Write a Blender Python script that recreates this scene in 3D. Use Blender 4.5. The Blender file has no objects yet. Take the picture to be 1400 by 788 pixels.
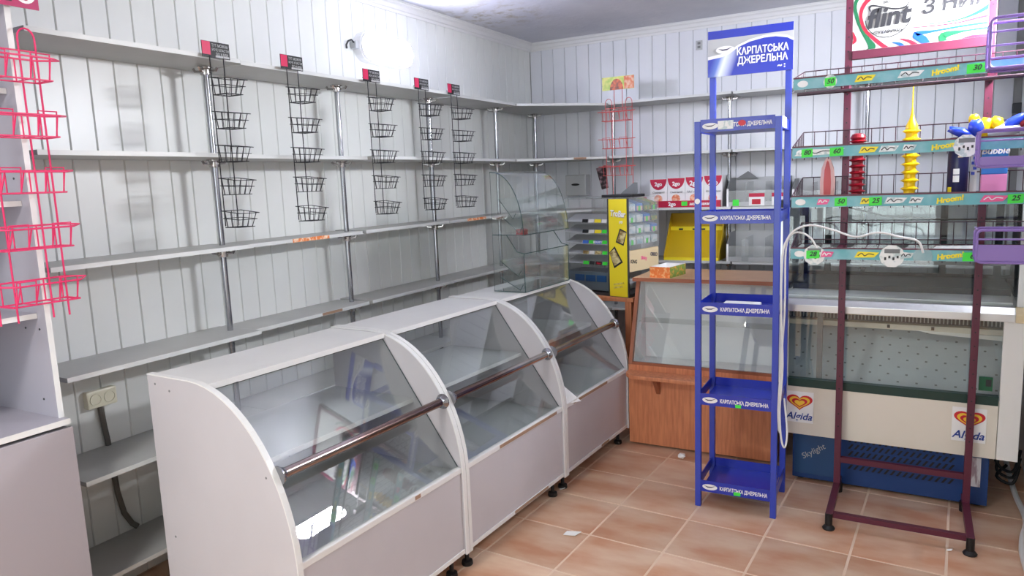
import bpy, bmesh, math, random
from mathutils import Vector, Matrix
random.seed(7)
SC = bpy.context.scene
COL = SC.collection
PI = math.pi

# ------------------------------------------------------------------ camera
CAM_H, FPX = 1.53, 987.655
PITCH, ROLL, YAW = math.radians(8.33476), math.radians(2.2352), math.radians(-29.31726)
fw = Vector((math.sin(YAW)*math.cos(PITCH), math.cos(YAW)*math.cos(PITCH), -math.sin(PITCH)))
r0 = Vector((math.cos(YAW), -math.sin(YAW), 0)); d0 = fw.cross(r0)
rt = math.cos(ROLL)*r0 + math.sin(ROLL)*d0
dn = -math.sin(ROLL)*r0 + math.cos(ROLL)*d0
cd = bpy.data.cameras.new('camera'); cam = bpy.data.objects.new('camera', cd); COL.objects.link(cam)
cd.sensor_width = 36; cd.lens = FPX/1400*36; cd.clip_start = .02
M = Matrix((rt, -dn, -fw)).transposed().to_4x4(); M.translation = (0, 0, CAM_H)
cam.matrix_world = M
SC.camera = cam
CP = Vector((0, 0, CAM_H))
def ray(x, y): return rt*((x-700)/FPX) + dn*((y-394)/FPX) + fw
def onY(x, y, Y): d = ray(x, y); return CP + d*(Y/d.y)
def onX(x, y, X): d = ray(x, y); return CP + d*(X/d.x)
def onZ(x, y, Z): d = ray(x, y); return CP + d*((Z-CAM_H)/d.z)

# ------------------------------------------------------------------ world, exposure, daylight
w = bpy.data.worlds.new('world'); SC.world = w; w.use_nodes = True
w.node_tree.nodes['Background'].inputs[0].default_value = (.86, .93, 1, 1)
w.node_tree.nodes['Background'].inputs[1].default_value = 1.0
SC.view_settings.view_transform = 'Standard'; SC.view_settings.look = 'None'
SC.view_settings.exposure = 0.5; SC.view_settings.gamma = 1.0
SC.view_settings.use_curve_mapping = False
SC.cycles.transparent_max_bounces = 40
SC.cycles.max_bounces = 14; SC.cycles.diffuse_bounces = 6; SC.cycles.glossy_bounces = 6
LAMP_W = 76.0; LAMP_R = 225.0; FILL_C = 66.0
# daylight falling through the shop window behind the camera
ld = bpy.data.lights.new('window_daylight', 'AREA'); ld.shape = 'RECTANGLE'; ld.size = 2.3; ld.size_y = 1.75
ld.energy = 33; ld.color = (.93, .96, 1)
lo = bpy.data.objects.new('window_daylight', ld); COL.objects.link(lo)
lo.location = (-1.1, -1.78, 1.55); lo.rotation_euler = (PI/2, 0, 0)
lo.rotation_euler = Vector((0, 1, 0)).to_track_quat('-Z', 'Z').to_euler()

# ------------------------------------------------------------------ materials
def lin(c):
    return tuple((v/255/12.92 if v/255 <= .04045 else ((v/255+.055)/1.055)**2.4) for v in c)
MATS = {}
def mat(name, rgb, rough=.5, metal=0, spec=.5, noise=None, bump=None, coat=0, emit=0, rand=0, alpha=1, trans=0):
    m = bpy.data.materials.new(name); m.use_nodes = True; nt = m.node_tree; b = nt.nodes['Principled BSDF']
    c = lin(rgb)+(1,)
    b.inputs['Base Color'].default_value = c; b.inputs['Roughness'].default_value = rough
    b.inputs['Metallic'].default_value = metal; b.inputs['Specular IOR Level'].default_value = spec
    b.inputs['Coat Weight'].default_value = coat; b.inputs['Alpha'].default_value = alpha
    b.inputs['Transmission Weight'].default_value = trans
    tc = nt.nodes.new('ShaderNodeTexCoord')
    if noise:
        c2, sc, lo_, hi_ = noise[:4]; st = noise[4] if len(noise) > 4 else (1, 1, 1)
        mp = nt.nodes.new('ShaderNodeMapping'); mp.inputs['Scale'].default_value = st
        geo = nt.nodes.new('ShaderNodeNewGeometry'); nt.links.new(geo.outputs['Position'], mp.inputs[0])
        n = nt.nodes.new('ShaderNodeTexNoise'); n.inputs['Scale'].default_value = sc; n.inputs['Detail'].default_value = 6
        nt.links.new(mp.outputs[0], n.inputs['Vector'])
        r = nt.nodes.new('ShaderNodeValToRGB'); r.color_ramp.elements[0].position = lo_; r.color_ramp.elements[1].position = hi_
        r.color_ramp.elements[0].color = c; r.color_ramp.elements[1].color = lin(c2)+(1,)
        nt.links.new(n.outputs[0], r.inputs[0]); out = r.outputs[0]
        if rand:
            oi = nt.nodes.new('ShaderNodeObjectInfo'); mr = nt.nodes.new('ShaderNodeMapRange')
            mr.inputs[3].default_value = 1-rand; mr.inputs[4].default_value = 1+rand
            nt.links.new(oi.outputs['Random'], mr.inputs[0])
            mx = nt.nodes.new('ShaderNodeMix'); mx.data_type = 'RGBA'; mx.blend_type = 'MULTIPLY'; mx.inputs[0].default_value = 1
            nt.links.new(out, mx.inputs[6]); nt.links.new(mr.outputs[0], mx.inputs[7]); out = mx.outputs[2]
        nt.links.new(out, b.inputs['Base Color'])
    if bump:
        sc, stg = bump[:2]; st = bump[2] if len(bump) > 2 else (1, 1, 1)
        geo = nt.nodes.new('ShaderNodeNewGeometry')
        mp = nt.nodes.new('ShaderNodeMapping'); mp.inputs['Scale'].default_value = st; nt.links.new(geo.outputs['Position'], mp.inputs[0])
        n = nt.nodes.new('ShaderNodeTexNoise'); n.inputs['Scale'].default_value = sc; n.inputs['Detail'].default_value = 5
        nt.links.new(mp.outputs[0], n.inputs['Vector'])
        bp = nt.nodes.new('ShaderNodeBump'); bp.inputs['Strength'].default_value = stg; bp.inputs['Distance'].default_value = .01
        nt.links.new(n.outputs[0], bp.inputs['Height']); nt.links.new(bp.outputs[0], b.inputs['Normal'])
    if emit:
        b.inputs['Emission Color'].default_value = c; b.inputs['Emission Strength'].default_value = emit
    MATS[name] = m; return m
def glass(name, tint, refl=1.0, rough=.0, ior=1.5, haze=0.0):
    m = bpy.data.materials.new(name); m.use_nodes = True; nt = m.node_tree; nt.nodes.clear()
    o = nt.nodes.new('ShaderNodeOutputMaterial'); t = nt.nodes.new('ShaderNodeBsdfTransparent'); g = nt.nodes.new('ShaderNodeBsdfGlossy')
    mx = nt.nodes.new('ShaderNodeMixShader')
    # Schlick reflectance that is the same from both sides of the pane
    ge = nt.nodes.new('ShaderNodeNewGeometry'); dt = nt.nodes.new('ShaderNodeVectorMath'); dt.operation = 'DOT_PRODUCT'
    nt.links.new(ge.outputs['Normal'], dt.inputs[0]); nt.links.new(ge.outputs['Incoming'], dt.inputs[1])
    def mth(op, a, b=None):
        n_ = nt.nodes.new('ShaderNodeMath'); n_.operation = op
        for i_, q_ in enumerate((a, b)):
            if q_ is None: continue
            if isinstance(q_, (int, float)): n_.inputs[i_].default_value = q_
            else: nt.links.new(q_, n_.inputs[i_])
        return n_
    f0 = ((ior-1)/(ior+1))**2
    ab = mth('ABSOLUTE', dt.outputs['Value']); om = mth('SUBTRACT', 1.0, ab.outputs[0]); p5 = mth('POWER', om.outputs[0], 5.0)
    f = mth('MULTIPLY_ADD', p5.outputs[0], 1-f0); f.inputs[2].default_value = f0
    t.inputs[0].default_value = tint+(1,); g.inputs['Roughness'].default_value = rough
    mu = nt.nodes.new('ShaderNodeMath'); mu.operation = 'MULTIPLY'; mu.inputs[1].default_value = refl; mu.use_clamp = True
    nt.links.new(f.outputs[0], mu.inputs[0]); nt.links.new(mu.outputs[0], mx.inputs[0])
    nt.links.new(t.outputs[0], mx.inputs[1]); nt.links.new(g.outputs[0], mx.inputs[2])
    last = mx
    if haze:
        d = nt.nodes.new('ShaderNodeBsdfDiffuse'); d.inputs[0].default_value = (.8, .85, .83, 1)
        m2 = nt.nodes.new('ShaderNodeMixShader'); m2.inputs[0].default_value = haze
        nt.links.new(mx.outputs[0], m2.inputs[1]); nt.links.new(d.outputs[0], m2.inputs[2]); last = m2
    nt.links.new(last.outputs[0], o.inputs[0]); MATS[name] = m; return m

mat('wall_pvc', (228, 230, 227), .32, noise=((219, 221, 218), 1.6, .42, .68))
mat('wall_back_pvc', (226, 228, 233), .32, noise=((219, 221, 227), 1.6, .42, .68))
mat('wall_plain', (232, 232, 230), .6)
mat('groove', (150, 151, 148), .6)
mat('grout', (232, 206, 182), .9)
mat('cornice', (226, 226, 226), .6, bump=(60, .1))
mat('laminate', (182, 183, 180), .42, noise=((173, 174, 172), 5, .4, .7))
mat('laminate_edge', (214, 216, 214), .4)
mat('counter_top', (222, 222, 220), .42, noise=((214, 214, 212), 2.2, .45, .7))
mat('counter', (194, 191, 195), .42, noise=((188, 185, 189), 2.2, .45, .7))
mat('counter_in', (196, 198, 198), .5)
mat('trim_white', (226, 226, 224), .3)
mat('cabinet_lilac', (172, 169, 180), .38)
mat('cabinet_front', (170, 164, 170), .35)
mat('chrome', (164, 165, 170), .16, 1)
mat('steel', (190, 186, 184), .22, 1)
mat('rail', (140, 116, 108), .2, 1, noise=((196, 188, 186), 5, .4, .62, (1, .4, 1)))
mat('black_wire', (30, 31, 36), .45)
mat('black', (18, 18, 20), .5)
mat('darkgrey', (62, 64, 66), .5)
mat('grey_plastic', (120, 122, 124), .45)
mat('lightgrey', (182, 184, 185), .45)
mat('white', (240, 240, 240), .45)
mat('paper', (246, 246, 244), .7)
mat('pink', (222, 48, 104), .4)
mat('redwire', (214, 92, 92), .45)
mat('sign_red', (206, 30, 84), .4)
mat('burgundy_sign', (176, 30, 92), .4)
mat('wood', (218, 144, 102), .38, noise=((194, 120, 84), 5, .38, .68, (14, 14, 1.2)))
mat('wood_edge', (158, 94, 66), .4)
mat('wood_top', (222, 180, 142), .4, noise=((206, 160, 122), 5, .4, .7, (1.5, 14, 14)))
mat('chip', (158, 128, 106), .9)
mat('blue', (24, 46, 170), .32, coat=.25)
mat('blue_post', (44, 66, 178), .35, coat=.2)
mat('magenta', (90, 30, 52), .38); mat('wire_dark', (58, 26, 42), .4)
mat('teal', (104, 178, 186), .4, noise=((146, 196, 204), 14, .4, .7))
mat('green_tag', (70, 232, 70), .5)
mat('yellow', (246, 226, 44), .45)
mat('yellow_dull', (206, 172, 20), .45)
mat('cream', (232, 226, 212), .4, noise=((222, 212, 192), 3, .5, .8))
mat('fridge_white', (236, 236, 232), .35)
mat('beige', (226, 208, 168), .5)
mat('alu', (206, 208, 208), .3, .8)
mat('dkgreen', (24, 58, 52), .35)
mat('fridge_blue', (22, 62, 122), .4)
mat('fridge_blue2', (30, 74, 122), .4)
mat('inner_ice', (208, 219, 226), .4, noise=((192, 204, 212), 4, .4, .7))
mat('dimple', (132, 140, 144), .6)
mat('heart_red', (206, 24, 44), .4)
mat('heart_yellow', (250, 206, 60), .4)
mat('algida_blue', (24, 64, 150), .4)
mat('purple', (138, 112, 178), .35)
mat('dkred', (142, 18, 34), .35)
mat('toy_yellow', (248, 208, 10), .35)
mat('navy', (22, 22, 70), .3)
mat('toy_blue', (36, 66, 196), .25)
mat('skyblue', (52, 132, 220), .3)
mat('candy_pink', (244, 150, 206), .35)
mat('pale_pink', (232, 184, 176), .35)
mat('flint_green', (10, 92, 56), .45)
mat('flint_red', (190, 26, 52), .45)
mat('flint_blue', (16, 76, 180), .45)
mat('ink', (40, 40, 44), .5)
mat('socket', (232, 228, 206), .35)
mat('orange', (238, 128, 60), .5, noise=((250, 190, 130), 60, .5, .62))
mat('orange_sticker', (232, 128, 60), .5, noise=((250, 220, 190), 60, .45, .6))
mat('box_green', (120, 150, 64), .5, noise=((220, 160, 70), 60, .5, .62))
mat('cable_grey', (96, 92, 86), .5)
mat('cable_white', (226, 226, 224), .4)
mat('crimson', (190, 26, 66), .4)
mat('fruit', (226, 120, 80), .5, noise=((240, 200, 170), 40, .4, .6))
mat('photo', (48, 34, 40), .3, noise=((176, 140, 150), 30, .45, .6))
mat('salad', (170, 200, 80), .4, noise=((226, 226, 120), 30, .4, .6))
mat('food', (120, 70, 50), .4, noise=((226, 110, 60), 40, .4, .6))
mat('pale_blue', (168, 200, 216), .4, noise=((230, 236, 238), 22, .4, .6))
mat('dusk', (92, 106, 116), .4)
mat('choco', (140, 110, 60), .4, noise=((226, 214, 160), 30, .4, .6))
mat('rating', (232, 232, 236), .5, noise=((170, 150, 160), 50, .45, .55, (1, .2, .2)))
mat('bluetext', (66, 116, 210), .4)
mat('magtext', (236, 92, 150), .4)
mat('label_white', (236, 238, 236), .4, noise=((190, 206, 206), 50, .5, .6))
glass('glass', (.94, .965, .955), 1.25)
glass('glass_front', (.95, .97, .965), 2.3)
glass('acrylic', (.945, .965, .96), 1.4, haze=.02)
glass('clear_plastic', (.95, .95, .95), 1.0, rough=.1, haze=.12)
mat('glass_edge', (52, 78, 78), .25)
mat('lamp_on', (228, 230, 255), .5, emit=LAMP_W); mat('lamp_bright', (244, 247, 255), .5, emit=LAMP_R); mat('fill_glow', (250, 248, 245), .5, emit=FILL_C)
mat('tile', (222, 192, 165), .36, noise=((200, 146, 113), 3.2, .36, .66, (1, 2.2, 1)), rand=.1, bump=(90, .06, (1, 6, 1)))
ZC_ = 2.6
def ceiling_mat():
    m = mat('plaster', (206, 206, 214), .85, bump=(26, .4))
    nt = m.node_tree; b = nt.nodes['Principled BSDF']
    g = nt.nodes.new('ShaderNodeNewGeometry')
    vd = nt.nodes.new('ShaderNodeVectorMath'); vd.operation = 'DISTANCE'; vd.inputs[1].default_value = onZ(662, 22, ZC_)
    nt.links.new(g.outputs['Position'], vd.inputs[0])
    mr = nt.nodes.new('ShaderNodeMapRange'); mr.inputs[1].default_value = .1; mr.inputs[2].default_value = .5; mr.inputs[3].default_value = 1; mr.inputs[4].default_value = 0
    nt.links.new(vd.outputs['Value'], mr.inputs[0])
    n = nt.nodes.new('ShaderNodeTexNoise'); n.inputs['Scale'].default_value = 13; n.inputs['Detail'].default_value = 8; n.inputs['Roughness'].default_value = .7
    nt.links.new(g.outputs['Position'], n.inputs['Vector'])
    rr = nt.nodes.new('ShaderNodeValToRGB'); rr.color_ramp.elements[0].position = .5; rr.color_ramp.elements[1].position = .62
    nt.links.new(n.outputs[0], rr.inputs[0])
    mu = nt.nodes.new('ShaderNodeMath'); mu.operation = 'MULTIPLY'; nt.links.new(mr.outputs[0], mu.inputs[0]); nt.links.new(rr.outputs[0], mu.inputs[1])
    n2 = nt.nodes.new('ShaderNodeTexNoise'); n2.inputs['Scale'].default_value = 2.2; n2.inputs['Detail'].default_value = 6
    nt.links.new(g.outputs['Position'], n2.inputs['Vector'])
    r2 = nt.nodes.new('ShaderNodeValToRGB'); r2.color_ramp.elements[0].position = .35; r2.color_ramp.elements[1].position = .65
    r2.color_ramp.elements[0].color = lin((196, 197, 206))+(1,); r2.color_ramp.elements[1].color = lin((212, 212, 218))+(1,)
    nt.links.new(n2.outputs[0], r2.inputs[0])
    mx = nt.nodes.new('ShaderNodeMix'); mx.data_type = 'RGBA'; mx.inputs[7].default_value = lin((172, 164, 150))+(1,)
    nt.links.new(mu.outputs[0], mx.inputs[0]); nt.links.new(r2.outputs[0], mx.inputs[6]); nt.links.new(mx.outputs[2], b.inputs['Base Color'])
ceiling_mat()

# ------------------------------------------------------------------ mesh helpers
class MB:
    def __init__(s): s.v = []; s.f = []; s.m = []
    def add(s, vs, fs, mi=0):
        o = len(s.v); s.v += [tuple(p) for p in vs]
        for f in fs: s.f.append(tuple(i+o for i in f)); s.m.append(mi)
        return s
    def box(s, x0, x1, y0, y1, z0, z1, mi=0):
        vs = [(x, y, z) for x in (x0, x1) for y in (y0, y1) for z in (z0, z1)]
        return s.add(vs, [(0, 1, 3, 2), (4, 6, 7, 5), (0, 4, 5, 1), (2, 3, 7, 6), (0, 2, 6, 4), (1, 5, 7, 3)], mi)
    def prism(s, poly, axis, a0, a1, mi=0, mside=None):
        # poly in the two remaining axes (in x,y,z order), extruded along axis
        def P(p, a):
            q = list(p); q.insert(axis, a); return q
        n = len(poly); o = len(s.v)
        s.v += [tuple(P(p, a0)) for p in poly] + [tuple(P(p, a1)) for p in poly]
        s.f.append(tuple(o+i for i in range(n))); s.m.append(mi)
        s.f.append(tuple(o+n+i for i in reversed(range(n)))); s.m.append(mi)
        for i in range(n):
            j = (i+1) % n; s.f.append((o+i, o+n+i, o+n+j, o+j)); s.m.append(mi if mside is None else mside)
        return s
    def slab(s, pts, off, mi=0, mside=None):
        n = len(pts); o = len(s.v); off = Vector(off)
        s.v += [tuple(p) for p in pts] + [tuple(Vector(p)+off) for p in pts]
        s.f.append(tuple(o+i for i in range(n))); s.m.append(mi)
        s.f.append(tuple(o+n+i for i in reversed(range(n)))); s.m.append(mi)
        for i in range(n):
            j = (i+1) % n; s.f.append((o+i, o+n+i, o+n+j, o+j)); s.m.append(mi if mside is None else mside)
        return s
    def tube(s, pts, r, n=6, closed=False, mi=0):
        P = [Vector(p) for p in pts]; k = len(P); rings = []
        up = None
        for i in range(k):
            if closed: t = (P[(i+1) % k]-P[i-1])
            elif i == 0: t = P[1]-P[0]
            elif i == k-1: t = P[-1]-P[-2]
            else: t = (P[i+1]-P[i]).normalized()+(P[i]-P[i-1]).normalized()
            if t.length < 1e-9: t = Vector((0, 0, 1))
            t.normalize()
            if up is None:
                up = Vector((0, 0, 1)) if abs(t.z) < .9 else Vector((1, 0, 0))
            a = (up - t*up.dot(t))
            if a.length < 1e-6: a = Vector((1, 0, 0)) - t*t.x
            a.normalize(); up = a; b = t.cross(a)
            rr = r[i] if isinstance(r, (list, tuple)) else r
            rings.append([P[i]+a*rr*math.cos(2*PI*j/n)+b*rr*math.sin(2*PI*j/n) for j in range(n)])
        o = len(s.v)
        for R in rings: s.v += [tuple(p) for p in R]
        for i in range(k if closed else k-1):
            i2 = (i+1) % k
            for j in range(n):
                j2 = (j+1) % n; s.f.append((o+i*n+j, o+i*n+j2, o+i2*n+j2, o+i2*n+j)); s.m.append(mi)
        if not closed:
            s.f.append(tuple(o+j for j in reversed(range(n)))); s.m.append(mi)
            s.f.append(tuple(o+(k-1)*n+j for j in range(n))); s.m.append(mi)
        return s
    def seg(s, a, b, r, n=6, mi=0): return s.tube([a, b], r, n, mi=mi)
    def lathe(s, prof, n=24, c=(0, 0, 0), mi=0):
        return s.tube([(c[0], c[1], c[2]+z) for r, z in prof], [max(r, 1e-4) for r, z in prof], n, mi=mi) if False else s._lathe(prof, n, c, mi)
    def _lathe(s, prof, n, c, mi):
        o = len(s.v); k = len(prof)
        for r, z in prof:
            for j in range(n): s.v.append((c[0]+r*math.cos(2*PI*j/n), c[1]+r*math.sin(2*PI*j/n), c[2]+z))
        for i in range(k-1):
            for j in range(n):
                j2 = (j+1) % n; s.f.append((o+i*n+j, o+i*n+j2, o+(i+1)*n+j2, o+(i+1)*n+j)); s.m.append(mi)
        s.f.append(tuple(o+j for j in reversed(range(n)))); s.m.append(mi)
        s.f.append(tuple(o+(k-1)*n+j for j in range(n))); s.m.append(mi)
        return s
    def build(s, name, mats, parent=None, loc=(0, 0, 0), rot=(0, 0, 0), smooth=False, bevel=0):
        me = bpy.data.meshes.new(name); me.from_pydata(s.v, [], s.f)
        if isinstance(mats, str): mats = [mats]
        for m in mats: me.materials.append(MATS[m])
        for p, mi in zip(me.polygons, s.m): p.material_index = mi
        bm = bmesh.new(); bm.from_mesh(me)
        bmesh.ops.recalc_face_normals(bm, faces=bm.faces)
        if bevel:
            ed = [e for e in bm.edges if len(e.link_faces) == 2 and e.calc_face_angle(0) > .6]
            bmesh.ops.bevel(bm, geom=ed, offset=bevel, segments=2, profile=.6, affect='EDGES', clamp_overlap=True)
        if smooth:
            for f in bm.faces: f.smooth = True
            for e in bm.edges:
                if len(e.link_faces) == 2 and e.calc_face_angle(0) > .7: e.smooth = False
        bm.to_mesh(me); bm.free(); me.update()
        return link(name, me, parent, loc, rot)
def link(name, data, parent=None, loc=(0, 0, 0), rot=(0, 0, 0)):
    o = bpy.data.objects.new(name, data); COL.objects.link(o)
    if parent is not None: o.parent = parent
    o.location = loc; o.rotation_euler = rot
    return o
def thing(name, label, cat, loc=(0, 0, 0), rz=0, group=None):
    o = link(name, None, None, loc, (0, 0, rz)); o.empty_display_size = .1
    return tag(o, label, cat, group)
def tag(o, label, cat, group=None):
    o['label'] = label; o['category'] = cat
    if group: o['group'] = group
    return o
def struct(o): o['kind'] = 'structure'; return o
def copy_tree(o, parent=None):
    c = o.copy(); COL.objects.link(c)
    if parent is not None: c.parent = parent
    for ch in list(o.children): copy_tree(ch, c)
    return c
def B(x0, x1, y0, y1, z0, z1): return MB().box(x0, x1, y0, y1, z0, z1)
FRONT = (PI/2, 0, 0)            # text reads facing -Y
def text(name, s, size, m, parent, loc, rot=FRONT, align='LEFT', shear=0, bold=0, sx=1, extrude=.0004, fit=0):
    cu = bpy.data.curves.new(name, 'FONT'); cu.body = s; cu.size = size; cu.align_x = align; cu.align_y = 'CENTER'
    cu.shear = shear; cu.offset = bold; cu.extrude = extrude; cu.resolution_u = 3
    t = bpy.data.objects.new(name, cu); COL.objects.link(t)
    dg = bpy.context.evaluated_depsgraph_get(); dg.update()
    me = bpy.data.meshes.new_from_object(t.evaluated_get(dg)); bpy.data.objects.remove(t); bpy.data.curves.remove(cu)
    if fit:
        xs = [v.co.x for v in me.vertices]; sx = fit/max(max(xs)-min(xs), 1e-6)
    for v in me.vertices: v.co.x *= sx
    me.materials.clear(); me.materials.append(MATS[m])
    return link(name, me, parent, loc, rot)
def ribbon(pts, widths):
    # flat strip polygon in 2-D along a polyline
    L, Rr = [], []
    for i, p in enumerate(pts):
        a = Vector(pts[max(i-1, 0)]); b = Vector(pts[min(i+1, len(pts)-1)]); t = (b-a).normalized(); n = Vector((-t.y, t.x))
        ww = widths[i] if isinstance(widths, (list, tuple)) else widths
        L.append(Vector(p)+n*ww/2); Rr.append(Vector(p)-n*ww/2)
    return L, Rr
def smooth2d(pts, k=6):
    out = []
    n = len(pts)
    for i in range(n-1):
        p0, p1, p2, p3 = [Vector(pts[min(max(j, 0), n-1)]) for j in (i-1, i, i+1, i+2)]
        for t in range(k):
            u = t/k; out.append(.5*((2*p1)+(p2-p0)*u+(2*p0-5*p1+4*p2-p3)*u*u+(3*p1-p0-3*p2+p3)*u**3))
    out.append(Vector(pts[-1])); return out

XL, XR, YB, YF, ZC = -2.72, .52, 5.28, -1.6, 2.6
TA = math.radians(2.78)                                   # floor and counters are turned against the walls
dv = Vector((math.sin(TA), math.cos(TA), 0)); du = Vector((math.cos(TA), -math.sin(TA), 0))
def UV(u, v, z=0): return du*u + dv*v + Vector((0, 0, z))

# ------------------------------------------------------------------ room shell
fl = struct(B(XL-.1, XR+.1, YF-.1, YB+.1, -.12, -.0012).build('floor', 'grout'))
def clip(poly):
    for ax, lim, sg in ((0, XL+.004, 1), (0, XR-.004, -1), (1, YF+.004, 1), (1, YB-.004, -1)):
        out = []
        for i in range(len(poly)):
            a, b = poly[i-1], poly[i]; da, db = (a[ax]-lim)*sg, (b[ax]-lim)*sg
            if (da >= 0) != (db >= 0):
                t = da/(da-db); out.append((a[0]+(b[0]-a[0])*t, a[1]+(b[1]-a[1])*t))
            if db >= 0: out.append(b)
        poly = out
        if not poly: return []
    return poly
PU, PV, GAP = .3305, .326, .0048
o_uv = Vector((-1.171, 3.044, 0)); ou, ov = o_uv.dot(du), o_uv.dot(dv)
tile_me = None
for i in range(-6, 7):
    for j in range(-16, 9):
        u, v = ou+i*PU, ov+j*PV
        raw = [UV(u+GAP, v+GAP), UV(u+PU-GAP, v+GAP), UV(u+PU-GAP, v+PV-GAP), UV(u+GAP, v+PV-GAP)]
        raw = [(p.x, p.y) for p in raw]; cl = clip(raw)
        if len(cl) < 3: continue
        ar = abs(sum(cl[k-1][0]*cl[k][1]-cl[k][0]*cl[k-1][1] for k in range(len(cl))))/2
        if ar < .002: continue
        c = UV(u+PU/2, v+PV/2)
        if abs(ar-(PU-2*GAP)*(PV-2*GAP)) < 1e-4:
            if tile_me is None:
                t = MB().prism([(p[0]-c.x, p[1]-c.y) for p in cl], 2, -.01, 0).build('tile', 'tile', fl, c, bevel=.0012); tile_me = t.data
            else: link('tile', tile_me, fl, c)
        else:
            MB().prism([(p[0]-c.x, p[1]-c.y) for p in cl], 2, -.01, 0).build('tile', 'tile', fl, c)
wl = struct(B(XL-.12, XL-.008, YF-.1, YB+.1, -.1, ZC+.05).build('wall_left', 'groove'))
wb = struct(B(XL-.006, XR+.006, YB+.008, YB+.12, -.1, ZC+.05).build('wall_back', 'groove'))
wr = struct(B(XR+.008, XR+.12, YF-.1, YB+.1, -.1, ZC+.05).build('wall_right', 'groove'))
def plank_mesh(m):
    # plank seen from +Y side, pitch 0.1 along x, face at y=0
    prof = [(-.049, .008), (-.049, .005), (-.0462, 0), (.0462, 0), (.049, .005), (.049, .008)]
    o = MB().prism(prof, 2, .003, ZC-.003).build('plank', m); me = o.data; bpy.data.objects.remove(o); return me
pm, pmb = plank_mesh('wall_pvc'), plank_mesh('wall_back_pvc')
k = 0
while YB-.05-.1*k > YF: link('plank', pm, wl, (XL, YB-.05-.1*k, 0), (0, 0, PI/2)); link('plank', pm, wr, (XR, YB-.05-.1*k, 0), (0, 0, -PI/2)); k += 1
k = 0
while XL+.05+.1*k < XR-.04: link('plank', pmb, wb, (XL+.05+.1*k, YB, 0)); k += 1
struct(B(XL-.1, XR+.1, YF-.1, YB+.1, ZC, ZC+.1).build('ceiling', 'plaster'))
# front wall behind the camera, with the shop window
wf = MB()
WX0, WX1, WZ0, WZ1 = -2.3, .1, .65, 2.45
wf.box(XL-.006, WX0, YF-.1, YF, -.1, ZC); wf.box(WX1, XR+.006, YF-.1, YF, -.1, ZC)
wf.box(WX0, WX1, YF-.1, YF, -.1, WZ0); wf.box(WX0, WX1, YF-.1, YF, WZ1, ZC)
struct(wf.build('wall_front', 'wall_plain'))
w1 = MB()
for a, b in ((WX0, WX0+.06), (WX1-.06, WX1), (-1.13, -1.07)): w1.box(a, b, YF-.08, YF-.02, WZ0, WZ1)
w1.box(WX0, WX1, YF-.08, YF-.02, WZ0, WZ0+.06); w1.box(WX0, WX1, YF-.08, YF-.02, WZ1-.06, WZ1)
win = struct(w1.build('window_1', 'white'))
B(WX0+.05, -1.12, YF-.055, YF-.05, WZ0+.05, WZ1-.05).build('pane', 'glass', win)
B(-1.08, WX1-.05, YF-.055, YF-.05, WZ0+.05, WZ1-.05).build('pane', 'glass', win)
# cornice
cp = [(0, -.058), (.008, -.058), (.012, -.044), (.02, -.04), (.03, -.022), (.044, -.014), (.048, -.006), (.055, -.004), (.055, 0), (0, 0)]
struct(MB().prism([(XL+x, ZC+z) for x, z in cp], 1, YF, YB).build('trim_1', 'cornice'))
struct(MB().prism([(YB-x, ZC+z) for x, z in cp], 0, XL+.0, XR).build('trim_2', 'cornice'))
struct(MB().prism([(XR-x, ZC+z) for x, z in cp], 1, YF, YB).build('trim_3', 'cornice'))

# ------------------------------------------------------------------ wall lamps
def wall_lamp(label, loc, rz, em='lamp_on'):
    t = thing('wall_lamp', label, 'lamp', loc, rz, 'oblong wall lamps')
    # local: x along the wall, -y out of the wall
    def stad(hw, hh, n=10):
        r = hh; pts = []
        for i in range(n+1): a = -PI/2+PI*i/n; pts.append((hw-r+r*math.cos(a), r*math.sin(a)))
        for i in range(n+1): a = PI/2+PI*i/n; pts.append((-hw+r+r*math.cos(a), r*math.sin(a)))
        return pts
    MB().prism(stad(.235, .082), 1, -.05, 0).build('base', 'white', t, bevel=.004)
    m = MB(); oo, ii = stad(.232, .079), stad(.226, .073); n = len(oo)
    for i in range(n):
        j = (i+1) % n; (a, b), (c, d), (e, f), (g, h) = oo[i], oo[j], ii[j], ii[i]
        m.add([(a, -.049, b), (c, -.049, d), (e, -.049, f), (g, -.049, h), (a, -.062, b), (c, -.062, d), (e, -.062, f), (g, -.062, h)], [(0, 1, 5, 4), (4, 5, 6, 7), (7, 6, 2, 3), (0, 3, 2, 1)])
    m.build('shield_rim', 'white', t)  # rim added to block the diffuser's sideways light from the wall
    o = MB().prism(stad(.2255, .0725), 1, -.058, -.05).build('diffuser', em, t, bevel=.003, smooth=True)
    MB().box(-.262, -.225, -.045, -.005, -.02, .02).build('end_cap', 'lightgrey', t, bevel=.004)
    MB().tube([(-.262, -.03, .012), (-.29, -.04, .02), (-.305, -.03, .012), (-.3, -.012, -.004), (-.29, -.004, -.02)], .005, 8).build('lead_wire', 'darkgrey', t, smooth=True)
    return t
wall_lamp('glowing oblong LED lamp on left panelled wall above the black baskets', (XL, 3.41, 2.30), PI/2)
wall_lamp('glowing oblong LED lamp on right wall, out of the picture, mirrored in the counter glass', (XR, 3.36, 2.13), -PI/2, 'lamp_bright')
cl_ = thing('ceiling_fill_light', 'added round white fill light under the ceiling, unseen behind the viewpoint', 'lamp', (-1.45, -.2, ZC))  # unseen lamp added to brighten the floor and counter tops
MB().lathe([(.21, -.03), (.22, -.025), (.22, 0)], 32).build('base', 'white', cl_)
MB().lathe([(.17, -.05), (.2, -.045), (.205, -.0305)], 32).build('diffuser', 'fill_glow', cl_, smooth=True)

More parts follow.
